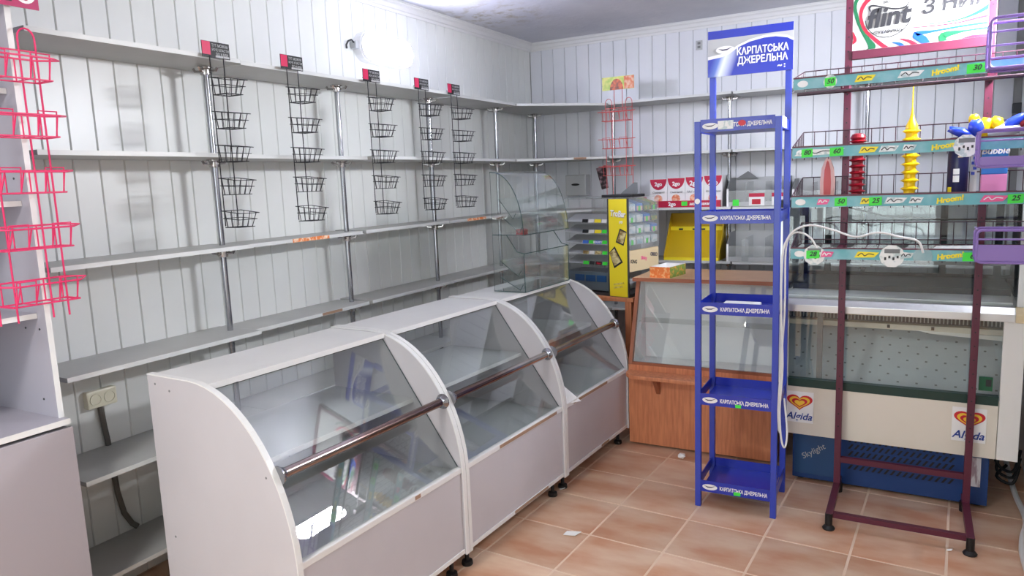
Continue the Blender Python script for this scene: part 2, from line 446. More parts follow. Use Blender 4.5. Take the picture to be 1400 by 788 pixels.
# ------------------------------------------------------------------ shelf poles and boards
def pole(x, y, z0, z1, zs, label, r=.0125):
    t = thing('chrome_pole', label, 'pole', (x, y, z0), 0, 'chrome shelf poles')
    MB().lathe([(r, 0), (r, z1-z0)], 14).build('tube', 'chrome', t, smooth=True)
    for z in zs:
        m = MB().lathe([(.02, z-z0-.034), (.021, z-z0-.03), (.021, z-z0-.012), (.03, z-z0-.008), (.03, z-z0-.002)], 12)
        for a in range(4):
            an = a*PI/2+.4; dx, dy = math.cos(an), math.sin(an)
            m.tube([(dx*.018, dy*.018, z-z0-.02), (dx*.045, dy*.045, z-z0-.018), (dx*.052, dy*.052, z-z0-.006)], .006, 6)
        m.build('clamp', 'steel', t, smooth=True)
    return t
ROWS = [2.066, 1.690, 1.311, .940, .580, .204]           # board tops, top row first
ORD = ['top', 'second', 'third', 'fourth', 'fifth', 'lowest']
ORDP = ['nearest', 'second nearest', 'third nearest', 'fourth nearest']
PX = -2.585; PYS = [2.09, 2.87, 3.665, 4.46]
DEP = [-2.42, -2.435, -2.475, -2.462, -2.43, -2.455]     # front edge of each row
for i, y in enumerate(PYS):
    pole(PX, y, 0, 2.052, [z-.016 for z in ROWS], f'{ORDP[i]} chrome pole along the left panelled wall')
pole(-2.62, 5.13, 0, 2.052, [z-.016 for z in ROWS[:5]], 'chrome pole standing in the corner of the two panelled walls')
def board(pts, ztop, label, group, chip=None, edges=None):
    # pts: outline; edges: list of point pairs that carry the light edge strip
    o = MB().slab([(p[0], p[1], ztop-.016) for p in pts], (0, 0, .016)).build('shelf_board', 'laminate')
    tag(o, label, 'shelf', group)
    for a, b in edges:
        a, b = Vector(a), Vector(b); d = (b-a).normalized(); n = Vector((d.y, -d.x))
        q = [a, b, b+n*.0015, a+n*.0015]
        MB().slab([(p.x, p.y, ztop-.0162) for p in q], (0, 0, .0164)).build('edge_strip', 'laminate_edge', o)
    return o
BY = [1.30]+[y+.045 for y in PYS[:3]]+[4.47]
for r, z in enumerate(ROWS):
    for i in range(4):
        y0, y1 = BY[i]+(.006 if r < 2 else .014), BY[i+1]-(.006 if r < 2 else -.004 if i == 0 else .008)
        if r < 2 : y1 -= .0
        xf = DEP[r] + ((0, -.012, .006, -.006)[i] if r < 2 else (.012, -.036, -.03, -.042)[i])
        if r == 2 and i: xf += .0
        zz = z - (.0, .0025, 0, .002)[i]
        lab = f'grey {ORD[r]} shelf board on left wall, {ORDP[i]} of its row'
        ed = [((xf, y0), (xf, y1)), ((xf, y1), (XL+.002, y1))]
        ed = [((xf, y1), (xf, y0))] if False else [((xf, y0), (xf, y1))]
        b = board([(XL+.002, y0), (xf, y0), (xf, y1), (XL+.002, y1)], zz, lab, 'grey boards on the left wall', edges=[((xf, y1), (xf, y0))] if False else ed)
        # flip strip outward: normal of (y0->y1) along +x
        MB().slab([(XL+.003, y1, zz-.0162), (xf, y1, zz-.0162), (xf, y1+.0015, zz-.0162), (XL+.003, y1+.0015, zz-.0162)], (0, 0, .0164)).build('edge_strip', 'laminate_edge', b)
        if r == 3 and i == 1:
            MB().slab([(xf+.0016, 2.56, zz-.014), (xf+.0016, 2.70, zz-.014), (xf+.0022, 2.70, zz-.014), (xf+.0022, 2.56, zz-.014)], (0, 0, .013)).build('worn_edge', 'chip', b)
        if r == 2 and i in (1, 3):
            ya, yb = ((2.42, 2.66), (3.93, 4.16))[i == 3]
            MB().slab([(xf+.0016, ya, zz-.0165), (xf+.0016, yb, zz-.0165), (xf+.0024, yb, zz-.0165), (xf+.0024, ya, zz-.0165)], (0, 0, .017)).build('orange_sticker', 'orange_sticker', b)
# corner boards and the back wall rows
BACK_Y = 4.975
bx = [-1.95, -1.075, -.22, .50]
for r, z in enumerate(ROWS[:5]):
    A, Bp = (DEP[r]-.003, 4.478), (-1.962, BACK_Y)
    if r > 1: A, Bp = (DEP[r]-.042, 4.62), (-2.1, BACK_Y+.02)
    pts = [(XL+.003, 4.478), (A[0], 4.478)]+([A] if r > 1 else [])+[Bp, (-1.958, BACK_Y)] if r > 1 else [(XL+.003, 4.478), A, Bp]
    pts = pts+[(-1.958, YB-.003), (XL+.003, YB-.003)]
    b = board(pts, z-.003, f'grey corner shelf board with slanted front, {ORD[r]} row', 'corner boards', edges=[(A, Bp)])
    b.children[0].name = 'edge_strip'
    if r == 1:
        a, c = Vector(A).lerp(Vector(Bp), .62), Vector(A).lerp(Vector(Bp), .76); n = Vector((a.y-c.y, c.x-a.x)).normalized()*-.002
        MB().slab([(a.x, a.y, z-.0185), (c.x, c.y, z-.0185), (c.x+n.x, c.y+n.y, z-.0185), (a.x+n.x, a.y+n.y, z-.0185)], (0, 0, .015)).build('worn_edge', 'chip', b)
    for i in range(3):
        x0, x1 = bx[i], bx[i+1]-.012
        board([(x0, BACK_Y), (x1, BACK_Y), (x1, YB-.003), (x0, YB-.003)], z-(0, .002, 0)[i], f'grey {ORD[r]} shelf board on back wall, {("left", "middle", "right")[i]} one of its row', 'grey boards on the back wall', edges=[((x0, BACK_Y), (x1, BACK_Y))])
for i, x in enumerate((-1.975, -1.13, -.285)):
    pole(x, 5.13, 0, 2.052, [z-.016 for z in ROWS[:5]], f'{("first", "second", "third")[i]} chrome pole from the corner along the back wall')

# ------------------------------------------------------------------ hanging wire baskets
def wire_box(w_, d_, h_, r, tip=0., nl=4, nd=3, mid=False):
    """basket: back at x=0, front at x=d, y lateral centred, top z=0, bottom z=-h"""
    m = MB()
    wt, wb_ = w_/2, w_/2*.8
    top = [(0, -wt, 0), (d_, -wt-tip, -.012), (d_, wt+tip, -.012), (0, wt, 0)]
    bot = [(.004, -wb_, -h_), (d_*.8, -wb_, -h_), (d_*.8, wb_, -h_), (.004, wb_, -h_)]
    m.tube(top, r, 5, closed=True); m.tube(bot, r, 5, closed=True)
    if mid: m.tube([tuple(Vector(a).lerp(Vector(b), .45)) for a, b in zip(top, bot)], r*.9, 5, closed=True)
    for i in range(nl):
        t = (i+.5)/nl
        for e in ((1, 2), (3, 0)):
            a = Vector(top[e[0]]).lerp(Vector(top[e[1]]), t); b = Vector(bot[e[0]]).lerp(Vector(bot[e[1]]), t); m.seg(a, b, r*.9, 5)
        a = Vector(bot[0]).lerp(Vector(bot[3]), t); b = Vector(bot[1]).lerp(Vector(bot[2]), t); m.seg(a, b, r*.8, 5)
    for i in range(nd):
        t = (i+.5)/nd
        for e in ((0, 1), (2, 3)):
            a = Vector(top[e[0]]).lerp(Vector(top[e[1]]), t); b = Vector(bot[e[0]]).lerp(Vector(bot[e[1]]), t); m.seg(a, b, r*.9, 5)
    return m
def hang_black(label, x, y):
    t = thing('hanging_basket_rack', label, 'rack', (x, y, 1.40), 0, 'black basket racks on the top shelf')
    for s in (-.032, .032):
        MB().tube([(0, s, .0), (0, s, .66), (-.012, s, .672), (-.03, s, .674)], .0022, 6).build('hanger_wire', 'black_wire', t, smooth=True)
    for k in range(5):
        zt = .575-k*.1285
        o = wire_box(.095, .105, .066, .0016, .0, 3, 3, True).build('basket', 'black_wire', t, (.002, 0, zt)) if k == 0 else link('basket', base, t, (.002, 0, zt))
        if k == 0: base = o.data
    sg = B(-.002, .001, -.064, .064, .652, .712).build('sign', 'black', t)
    B(.001, .0018, -.0635, -.026, .662, .7105).build('red_field', 'sign_red', sg)
    R2 = (PI/2, 0, PI/2)
    text('lettering', 'ТУТ МОЖНА', .016, 'lightgrey', sg, (.0022, -.02, .698), R2, fit=.076)
    text('lettering', 'РЕЧІ КЛАСТИ', .014, 'lightgrey', sg, (.0022, -.02, .682), R2, fit=.078)
    text('lettering', 'ДО КАВИ', .016, 'lightgrey', sg, (.0022, -.004, .666), R2, fit=.058)
    B(.001, .0016, -.004, .06, .655, .662).build('grey_band', 'lightgrey', sg)
    return t
RX = -2.402
h0 = hang_black('black wire basket strip with sign, nearest of five under the top shelf', RX, 2.0)
for n_, y in zip(('second', 'third', 'fourth', 'fifth'), (2.395, 2.927, 3.35, 3.67)):
    c = copy_tree(h0); c.location = (RX, y, 1.40)
    c['label'] = f'black wire basket strip with sign, {n_} of five from the near end' if n_ != 'fifth' else 'black wire basket strip with sign, farthest of five under the top shelf'

def loop_rack(name, label, m, loc, rz, nb, sign, pitch=.163, ztop=.86, wr_=.0026, w_=.25):
    """rack with two hairpin wires and wide wire baskets; back at x=0, front +x"""
    t = thing(name, label, 'rack', loc, rz)
    for c in (-.075, .075):
        pts = [(0, c-.024, .0), (0, c-.024, ztop-.024)]+[(0, c-.024*math.cos(a), ztop-.024+.03*math.sin(a)) for a in [PI*i/8 for i in range(1, 8)]]+[(0, c+.024, ztop-.024), (0, c+.024, 0)]
        MB().tube(pts, wr_, 6).build('hairpin_wire', m, t, smooth=True)
    MB().seg((0, -.1, ztop-.06), (0, .1, ztop-.06), wr_*.9).build('cross_wire', m, t)
    for k in range(nb):
        zt = ztop-.085-k*pitch
        b = MB(); d_, h_ = .10, .066
        hw = w_/2
        top = [(0, -hw*.8, 0), (d_*.55, -hw*1.1, -.002), (d_, -hw*.75, -.006), (d_, hw*.75, -.006), (d_*.55, hw*1.1, -.002), (0, hw*.8, 0)]
        b.tube(top, wr_, 6, closed=True)
        b.tube([(0, -hw*.8, -h_), (d_*.75, -hw*.8, -h_), (d_*.75, hw*.8, -h_), (0, hw*.8, -h_)], wr_*.9, 6, closed=True)
        for s in (-1, 1):
            for q in (.28, .72):
                y_ = s*hw*q
                b.tube([(0, y_, 0), (0, y_, -h_), (d_*.75, y_, -h_), (d_, y_*.95, -.006)], wr_*.85, 5)
            b.tube([(d_*.76, s*hw*.28, -h_), (d_*.9, s*hw*.28, .006), (d_*.9, s*hw*.72, .006), (d_*.76, s*hw*.72, -h_)], wr_*.85, 5)
        o = b.build('basket', m, t, (0, 0, zt), smooth=False)
        if k: pass
    return t
pk = loop_rack('wire_rack', 'pink wire rack with five baskets hanging on the tall grey cabinet', 'pink', (-2.325, 1.182, 1.17), 0, 5, None, pitch=.163, ztop=.86, wr_=.0028, w_=.24)
sg = B(-.004, -.001, -.2, .125, .925, 1.005).build('sign', 'burgundy_sign', pk)
MB().lathe([(.03, 0), (.03, .001)], 20).build('flower_ring', 'white', sg, (-.0005, .088, .968), (0, PI/2, 0))
m = MB()
for k in range(6):
    a = k*PI/3; m.lathe([(.008, 0), (.008, .002)], 10, (math.cos(a)*.014, math.sin(a)*.014, 0))
m.lathe([(.006, 0), (.006, .002)], 10); m.build('flower', 'burgundy_sign', sg, (-.0003, .088, .968), (0, PI/2, 0))
text('lettering', 'знаки, повага', .02, 'white', sg, (-.0004, -.165, .948), (PI/2, 0, PI/2))
B(-.001, -.0004, -.005, .05, .938, .985).build('picture', 'photo', sg)
rd = loop_rack('wire_rack', 'red wire rack with green food sign hanging before the back wall shelves', 'redwire', (-1.86, 4.95, 1.38), -PI/2, 3, None, pitch=.19, ztop=.70, wr_=.0024, w_=.25)
for s in (-.03, .03): MB().seg((0.003, s, .62), (0.003, s, .80), .0022).build('sign_wire', 'redwire', rd)
sg = B(.004, .007, -.118, .118, .765, .855).build('sign', 'salad', rd)
MB().prism([(-.01+.05*math.cos(a), .765+.075*math.sin(a)) for a in [PI*i/12 for i in range(13)]], 0, .007, .0076).build('picture', 'food', sg)
B(.007, .0074, .045, .118, .767, .853).build('picture', 'fruit', sg)

# ------------------------------------------------------------------ sockets and left wall cable
t = thing('double_socket', 'cream double power socket on the left wall under the fourth shelf', 'socket', (XL, 1.563, .775), PI/2)
B(-.058, .058, -.03, 0, -.034, .034).build('body', 'socket', t, bevel=.006)
for s in (-.027, .027):
    o = MB().lathe([(.022, .0), (.022, .003), (.0195, .003), (.0185, -.006), (.001, -.006)], 20).build('outlet', 'socket', t, (s, -.031, 0), (PI/2, 0, 0), smooth=True)
    for q in (-.008, .008): MB().lathe([(.003, -.0055), (.003, -.004)], 8, (q*math.cos(.6), q*math.sin(.6), 0)).build('pin_hole', 'black', o)
tag(MB().tube([(XL+.012, 1.56, .742), (XL+.014, 1.565, .66), (XL+.012, 1.572, .6), (XL+.014, 1.578, .5), (XL+.014, 1.585, .38), (XL+.016, 1.60, .29), (XL+.02, 1.625, .235), (XL+.03, 1.64, .218)], .011, 8).build('power_cable', 'cable_grey', smooth=True),
    'grey cable running down the left wall from the cream socket', 'cable')
t = thing('wall_switch', 'small grey socket plate high on the back wall near the ceiling', 'socket', (-1.376, YB, 2.433), 0)
B(-.022, .022, -.008, 0, -.032, .032).build('plate', 'lightgrey', t, bevel=.002)
for z in (-.013, .013): B(-.01, .01, -.011, -.008, z-.008, z+.008).build('outlet', 'grey_plastic', t)

# ------------------------------------------------------------------ tall cabinet at the left edge
t = thing('tall_cabinet', 'tall lilac grey open-shelf cabinet with closed base at the left edge', 'cabinet', (XL, 0, 0), 0)
CY0, CY1, CXF = .35, 1.236, .37
B(.003, CXF, CY1-.016, CY1, .845, 2.42).build('side_panel', 'cabinet_lilac', t)
B(CXF, CXF+.0015, CY1-.0165, CY1+.0005, .845, 2.42).build('edge_strip', 'trim_white', t)
B(.003, CXF, CY0, CY0+.016, .845, 2.42).build('side_panel', 'cabinet_lilac', t)
B(.003, .008, CY0+.016, CY1-.016, .845, 2.42).build('back_panel', 'counter_in', t)
for z in (1.165, 1.515, 1.85, 2.2, 2.404):
    o = B(.008, CXF-.045, CY0+.017, CY1-.017, z, z+.016).build('shelf', 'cabinet_lilac', t)
    B(CXF-.045, CXF-.0435, CY0+.017, CY1-.017, z, z+.0165).build('edge_strip', 'trim_white', o)
bs = B(.003, .395, CY0, CY1-.002, .0, .815).build('base_cabinet', 'cabinet_front', t)
B(.395, .41, CY0, CY1+.002, .02, .818).build('door', 'cabinet_front', bs, bevel=.0015)
B(.003, .405, CY0, CY1-.002, .828, .845).build('worktop', 'cabinet_lilac', bs)
B(.405, .408, CY0, CY1-.002, .828, .846).build('edge_strip', 'trim_white', bs)
for x, z in ((.30, .9), (.25, 1.13), (.33, 1.13), (.3, 1.6), (.28, 1.86)):
    MB().lathe([(.0035, 0), (.0035, .002)], 8).build('screw', 'darkgrey', t, (x, CY1-.016, z), (PI/2, 0, 0))

# ------------------------------------------------------------------ curved display counters
def prof(n=16):
    p = [(0, .09), (0, .952), (.2, .953)]
    for i in range(n+1):
        a = PI/2*(1-i/n); p.append((.215+.437*math.cos(a), .40+.553*math.sin(a)))
    p += [(.652, .09)]
    return p
def counter(label, v0, v1, worn=(.5, .06, .7, .1)):
    W = v1-v0
    t = thing('display_counter', label, 'counter', UV(-2.25, v0), -TA, 'curved glass display counters')
    P = prof(); th = .018
    for y in (0, W-th):
        o = MB().prism(P, 1, y, y+th).build('side_panel', 'counter', t)
        # rounded trim along the top and front edge
        m = MB(); E = P[1:]
        for i in range(len(E)-1):
            a, b = Vector(E[i]), Vector(E[i+1]); d = (b-a).normalized(); n = Vector((-d.y, d.x))
            if n.y < 0 and abs(d.x) > .5: n = -n
            if abs(d.x) <= .5 and n.x < 0: n = -n
            q = [a, b, b+n*.004, a+n*.004]
            m.prism([tuple(p) for p in q], 1, y-.001, y+th+.001)
        m.build('edge_trim', 'trim_white', o)
        if y == 0:
            for x_, z_ in ((.04, .925), (.115, .91), (.06, .40), (.52, .30), (.55, .70)):
                MB().lathe([(.004, 0), (.004, .001)], 8).build('screw', 'grey_plastic', o, (x_, 0, z_), (PI/2, 0, 0))
    i0, i1 = th+.001, W-th-.001
    tb = B(.002, .298, i0, i1, .932, .95).build('top_board', 'counter_top', t)
    B(.298, .3, i0, i1, .9318, .9502).build('edge_strip', 'trim_white', tb)
    gx0, gz0, gx1, gz1 = .292, .928, .634, .452
    g = MB().slab([(gx0, i0+.002, gz0), (gx0, i1-.002, gz0), (gx1, i1-.002, gz1), (gx1, i0+.002, gz1)], (-.0035, 0, -.0025), 0, 1).build('front_glass', ['glass_front', 'glass_edge'], t)
    sh = B(.004, .428, i0, i1, .682, .698).build('inner_shelf', 'counter_in', t)
    B(.428, .43, i0, i1, .6818, .6982).build('edge_strip', 'trim_white', sh)
    B(.004, .63, i0, i1, .415, .431).build('deck', 'counter_in', t)
    fp = B(.63, .644, i0, i1, .098, .425).build('front_panel', 'counter', t)
    B(.624, .650, i0, i1, .426, .448).build('top_strip', 'trim_white', fp, bevel=.003)
    B(.644, .649, i0, i1, .096, .112).build('bottom_strip', 'trim_white', fp)
    B(.6495, .651, i0+worn[0]*W, i0+worn[0]*W+worn[1], .43, .444).build('worn_edge', 'chip', fp)
    B(.6485, .6495, i0+worn[2]*W, i0+worn[2]*W+worn[3], .098, .111).build('worn_edge', 'chip', fp)
    hr = MB().seg((.578, i0+.002, .704), (.578, i1-.002, .704), .0165, 18).build('handrail', 'rail', t, smooth=True)
    for y, s in ((i0, 1), (i1, -1)):
        MB().lathe([(.030, 0), (.030, .004), (.022, .012), (.021, .02), (.017, .022)], 20).build('flange', 'chrome', hr, (.578, y, .704), (-PI/2*s, 0, 0), smooth=True)
    B(.004, .02, i0, i1, .098, .415).build('back_panel', 'counter_in', t)
    B(.02, .63, i0, i1, .098, .112).build('bottom_board', 'counter_in', t)
    for x_ in (.06, .60):
        for y_ in (.05, W-.05):
            MB().lathe([(.022, 0), (.024, .004), (.022, .018), (.009, .022), (.009, .07), (.016, .074), (.016, .09)], 14, (x_, y_, 0)).build('foot', 'black', t, smooth=True)
    return t
counter('white curved glass counter nearest the camera, at the front of the row', 1.315, 2.152, (.62, .03, .3, .02))
counter('white curved glass counter, middle one of the row of three', 2.157, 2.982, (.28, .5, .4, .3))
counter('white curved glass counter at the far end, carrying the acrylic stand', 2.987, 3.775, (.1, .4, .5, .1))
# paper sheet between the middle and far counter
a = UV(-1.58, 2.995, .47)
tag(MB().slab([(0, 0, .0), (.02, .14, -.02), (-.17, .012, .2), (-.18, .0, .2)], (.0006, 0, .0008)).build('paper_sheet', 'paper', None, UV(-1.607, 3.002, .449), (0, 0, -TA)), 'white paper sheet tucked against the glass of the far counter', 'paper')

# ------------------------------------------------------------------ acrylic curved stand on the far counter
t = thing('acrylic_stand', 'clear curved acrylic display stand on top of the far counter', 'display stand', UV(-2.118, 3.20, .954), -TA)
Wd, Wl, ZM, ZH = .192, .50, .30, .63
def arc(x0, z0, rx, rz, n=14): return [(x0+rx*math.cos(PI/2*(1-i/n)), z0+rz*math.sin(PI/2*(1-i/n))) for i in range(n+1)]
AX = arc(.012, ZM+.004, Wd-.012, ZH-ZM-.004)
def rim(pts, name='polished_edge'): MB().tube(pts, .0024, 5).build(name, 'glass_edge', t, smooth=True)
for y in (0, Wl-.003):
    MB().prism([(0, ZM+.004), (0, ZH)]+AX, 1, y, y+.003, 0, 1).build('upper_side', ['acrylic', 'glass_edge'], t)
    MB().prism([(0, .003), (0, ZM), (.09, ZM), (.15, .215), (Wd, .205), (Wd, .003)], 1, y, y+.003, 0, 1).build('lower_side', ['acrylic', 'glass_edge'], t)
    rim([(x, y+.0015, z) for x, z in AX]); rim([(.09, y+.0015, ZM), (.15, y+.0015, .215), (Wd, y+.0015, .205), (Wd, y+.0015, .003)])
A2 = arc(.012, ZM+.004, Wd-.009, ZH-ZM-.001)
MB().prism(A2+list(reversed(AX)), 1, .0, Wl, 0, 0).build('curved_cover', 'acrylic', t, smooth=True)
MB().box(0, Wd+.006, 0, Wl, ZM, ZM+.004).build('middle_shelf', 'acrylic', t)
rim([(0, 0, ZM+.002), (Wd+.006, 0, ZM+.002), (Wd+.006, Wl, ZM+.002)]); rim([(0, .0, .002), (Wd, .0, .002), (Wd, Wl, .002)]); rim([(Wd, 0, .205), (Wd, Wl, .205)])
rim([(0, 0, ZH), (0, Wl, ZH)])
B(0, Wd, .004, Wl-.004, .0, .003).build('base_plate', 'acrylic', t)
B(Wd-.003, Wd, .003, Wl-.003, .003, .205).build('front_plate', 'acrylic', t)
for x0, z0, x1, z1 in ((.045, .49, .13, .385), (.06, .40, .165, .312), (.04, .165, .15, .085), (.04, .075, .16, .012)):
    m = MB().slab([(x0, .006, z0), (x1, .006, z1), (x1, Wl-.006, z1), (x0, Wl-.006, z0)], (.002, 0, .003))
    m.build('sloped_shelf', 'acrylic', t)
    rim([(x0, .006, z0), (x1, .006, z1), (x1+.018, .006, z1+.03)])
tag(MB().lathe([(.03, 0), (.034, .01), (.03, .018), (.01, .02)], 14).build('red_tag', 'heart_red', None, UV(-2.03, 3.36, 1.2585)), 'small red item lying on the middle shelf of the acrylic stand', 'item')

# ------------------------------------------------------------------ wooden counter with slanted glass
WXL, WXR, WY = -1.405, -.60, 3.83
t = thing('wooden_counter', 'brown wooden counter with slanted glass front and small ledge', 'counter', (0, 0, 0), 0)
B(WXL, WXR, WY, WY+.018, .012, .475).build('front_panel', 'wood', t)
sp = [(WY+.001, .012), (WY+.56, .012), (WY+.56, .945), (WY+.155, .945), (WY, .478)]
for x in (WXL, WXR-.018):
    o = MB().prism([(WY+.02, .012), (WY+.56, .012), (WY+.56, .93), (WY+.17, .93), (WY+.02, .478)], 0, x, x+.018).build('side_panel', 'wood', t)
for x in (WXL-.001, WXR-.021):
    MB().slab([(x, WY-.004, .475), (x+.022, WY-.004, .475), (x+.022, WY+.152, .935), (x, WY+.152, .935)], (0, .018, -.004)).build('slanted_post', 'wood_edge', t, bevel=.002)
B(WXL+.02, WXR-.02, WY-.002, WY+.016, .475, .49).build('glass_rail', 'wood_edge', t)
B(WXL-.012, WXR+.012, WY+.12, WY+.575, .937, .957).build('top_board', ['wood_top'], t, bevel=.002)
B(WXL-.012, WXR+.012, WY+.117, WY+.1215, .9365, .9575).build('edge_strip', 'wood_edge', t)
MB().slab([(WXL+.024, WY+.004, .492), (WXR-.024, WY+.004, .492), (WXR-.024, WY+.146, .93), (WXL+.024, WY+.146, .93)], (0, .004, -.001), 0, 1).build('glass_pane', ['glass_front', 'glass_edge'], t)
B(WXL+.018, WXR-.018, WY+.03, WY+.54, .45, .466).build('deck', 'white', t)
B(WXL+.024, WXR-.024, WY+.12, WY+.238, .70, .706).build('inner_shelf', 'glass', t)
B(WXL+.018, WXR-.018, WY+.542, WY+.556, .03, .93).build('back_panel', 'white', t)
B(WXL+.0195, -.985, WY+.24, WY+.246, .467, .93).build('sliding_panel', 'white', t); B(-1.0, WXR-.0195, WY+.25, WY+.256, .467, .93).build('sliding_panel', 'white', t)
for x in (WXL+.0182, WXR-.0222): MB().prism([(WY+.03, .467), (WY+.24, .467), (WY+.24, .93), (WY+.175, .93)], 0, x, x+.004).build('side_lining', 'white', t)
# ledge with rounded left end and two brackets
lp = [(WY, 0)]
LX0, LX1, LD = WXL+.002, WXR+.005, .125
pts = [(LX1, WY-.001), (LX1, WY-LD)]+[(LX0+.09-.09*math.sin(a), WY-LD+.09-.09*math.cos(a)) for a in [PI/2*i/8 for i in range(9)]]+[(LX0, WY-.001)]
lg = MB().slab([(x, y, .422) for x, y in pts], (0, 0, .022)).build('ledge', 'wood', t, bevel=.004)
for x in (-1.23, -.80):
    MB().prism([(WY-.002, .42), (WY-.085, .42), (WY-.002, .315)], 0, x-.011, x+.011).build('bracket', 'wood_edge', t)
# orange fruit snack carton on top
t = thing('carton_tray', 'open orange and green carton tray on the wooden counter', 'box', (-1.325, 3.985, .957), math.radians(-9))
B(0, .125, 0, .003, 0, .062).build('front_wall', 'orange', t)
B(.122, .125, .003, .21, 0, .062).build('side_wall', 'box_green', t)
B(0, .003, .003, .21, 0, .062).build('side_wall', 'white', t); B(.003, .122, .207, .21, 0, .062).build('back_wall', 'white', t)
B(.003, .122, .003, .207, 0, .002).build('bottom', 'white', t)

# ------------------------------------------------------------------ small table and candy display
tx = thing('side_table', 'brown wooden table under the candy display beside the far counter', 'table', (0, 0, 0), 0)
B(-2.06, -1.475, 4.115, 4.66, .782, .805).build('table_top', 'wood', tx, bevel=.002)
for x, y in ((-2.05, 4.125), (-2.05, 4.61), (-1.53, 4.125), (-1.53, 4.61)): B(x, x+.04, y, y+.04, 0, .782).build('leg', 'wood', tx)
B(-1.51, -1.495, 4.165, 4.61, .56, .782).build('side_rail', 'wood', tx)
ca = math.radians(-13.5)
cd_ = thing('candy_display', 'tall candy bar display case with yellow front strip on the wooden table', 'display case', (-1.504, 4.13, .805), ca)
CW, CDp, CH = .49, .35, .602
B(-CW, 0, 0, CDp, 0, .02).build('base', 'darkgrey', cd_)
B(-CW-.004, .006, -.006, CDp+.006, CH, CH+.006).build('top_plate', 'clear_plastic', cd_)
B(-.012, 0, -.003, .009, .02, CH).build('corner_post', 'darkgrey', cd_)
B(-.15, -.138, -.002, .009, .02, CH).build('corner_post', 'darkgrey', cd_)
yp = B(-.138, -.008, -.004, 0, .004, CH-.002).build('yellow_panel', 'yellow', cd_)
text('lettering', 'TroBar', .05, 'choco', yp, (-.072, -.0046, .507), (PI/2, .08, 0), 'CENTER', .15, .0035, fit=.112)
text('lettering', 'TroBar', .05, 'white', yp, (-.073, -.0052, .51), (PI/2, .08, 0), 'CENTER', .15, .0016, fit=.11)
text('lettering', 'го', .024, 'white', yp, (-.05, -.0048, .46), (PI/2, -.1, 0), 'CENTER', .15, .0012)
for cx, cz, an, sc in ((-.045, .37, -.35, 1), (-.10, .245, .55, 1.25)):
    c_, s_ = math.cos(an), math.sin(an)
    def R(x, z): return (cx+(x*c_-z*s_)*sc, cz+(x*s_+z*c_)*sc)
    def clampx(q): return [(max(-.137, min(-.009, x)), z) for x, z in q]
    MB().prism(clampx([R(-.03, -.045), R(.03, -.045), R(.03, .045), R(-.03, .045)]), 1, -.0046, -.004).build('bar_picture', 'ink', yp)
    MB().prism(clampx([R(-.022, -.036), R(.022, -.036), R(.022, .036), R(-.022, .036)]), 1, -.0054, -.0046).build('bar_picture', 'choco', yp)
MB().prism([(-.055+.036*math.cos(a), .265+.05*math.sin(a)) for a in [2*PI*i/20 for i in range(20)]], 1, -.0045, -.004).build('soft_disc', 'yellow_dull' if False else 'yellow', yp)
for k, s in enumerate(('НОВИНКА', 'СМАКУЄ')): text('lettering', s, .016, 'choco', yp, (-.11, -.0048, .075-k*.02), (PI/2, -.18, 0))
# front face rows with price strips
cols = [['white', 'yellow', 'white', 'black'], ['green_tag', 'yellow', 'white', 'black'], ['green_tag', 'bluetext', 'green_tag', 'bluetext'], ['green_tag', 'choco', 'white', 'choco'], ['green_tag', 'black', 'ink', 'green_tag']]
for r in range(5):
    z = .47-r*.066
    o = MB().slab([(-CW+.004, .004, z-.012), (-.154, .004, z-.012), (-.154, .12, z+.03), (-CW+.004, .12, z+.03)], (0, 0, .003)).build('bar_shelf', 'lightgrey', cd_)
    x = -.156
    for k, cc in enumerate(cols[r]):
        wd = (.042, .055, .045, .05)[k]
        MB().prism([(x-wd+.003, z-.014), (x-.004, z-.014), (x, z+.007), (x-wd+.007, z+.007)], 1, .0005, .003).build('price_tag', cc, o); x -= wd
    if r == 2: text('lettering', 'BOUNTY', .017, 'white', o, (-.226, .0001, z-.004), FRONT, 'CENTER', 0, .0006)
    if r == 4: text('lettering', 'Mars', .016, 'flint_red', o, (-.222, .0001, z-.004), FRONT, 'CENTER', 0, .0006)
bn = B(-CW+.004, -.152, .004, .2, .03, .145).build('dark_bin', 'dusk', cd_)
for k in range(3): B(-.24-.085*k, -.168-.085*k, .0, .004, .085, .125).build('bin_window', 'fridge_blue2', bn)
# right face pockets
pc = ['pale_blue', 'label_white', 'dusk', 'pale_blue', 'pale_pink', 'skyblue', 'label_white', 'box_green']
for r in range(4):
    for k in range(4):
        y = .02+k*.083; z = .522-r*.068
        m = MB().prism([(y, z), (y+.07, z), (y+.07, z+.044), (y, z+.044)], 0, -.11, -.008)
        for q in range(len(m.v)):
            vx, vy, vz = m.v[q]
            if vx < -.05: m.v[q] = (vx, vy, vz+.03)
        o = m.build('pocket', pc[(r*3+k*5) % 8], cd_)
        B(-.0075, -.006, y+.004, y+.066, z+.002, z+.03).build('pocket_front', pc[(r*5+k*3+1) % 8], o)
        if (r+k) % 2: B(-.006, -.005, y+.02, y+.042, z+.0, z+.03).build('price_tag', 'green_tag', o)
yb = B(-.02, -.003, .006, CDp-.004, .155, .285).build('lower_banner', 'beige', cd_)
for k, (s_, mm) in enumerate((('KING', 'ink'), ('Slivky', 'magtext'), ('OREO', 'navy'))): text('lettering', s_, .03, mm, yb, (-.0026, .06+k*.115, .215+k*.012), (PI/2, .12, PI/2), 'CENTER', 0, .001)
B(-.13, -.128, .015, CDp-.01, .02, CH).build('inner_wall', 'lightgrey', cd_)
B(-CW, -.13, CDp-.012, CDp-.008, .02, CH).build('back_wall', 'clear_plastic', cd_)
B(-CW+.0, -CW+.003, .01, CDp-.012, .02, CH).build('side_wall', 'clear_plastic', cd_)
B(-.002, .0, .012, CDp-.003, .29, CH).build('side_pane', 'clear_plastic', cd_)
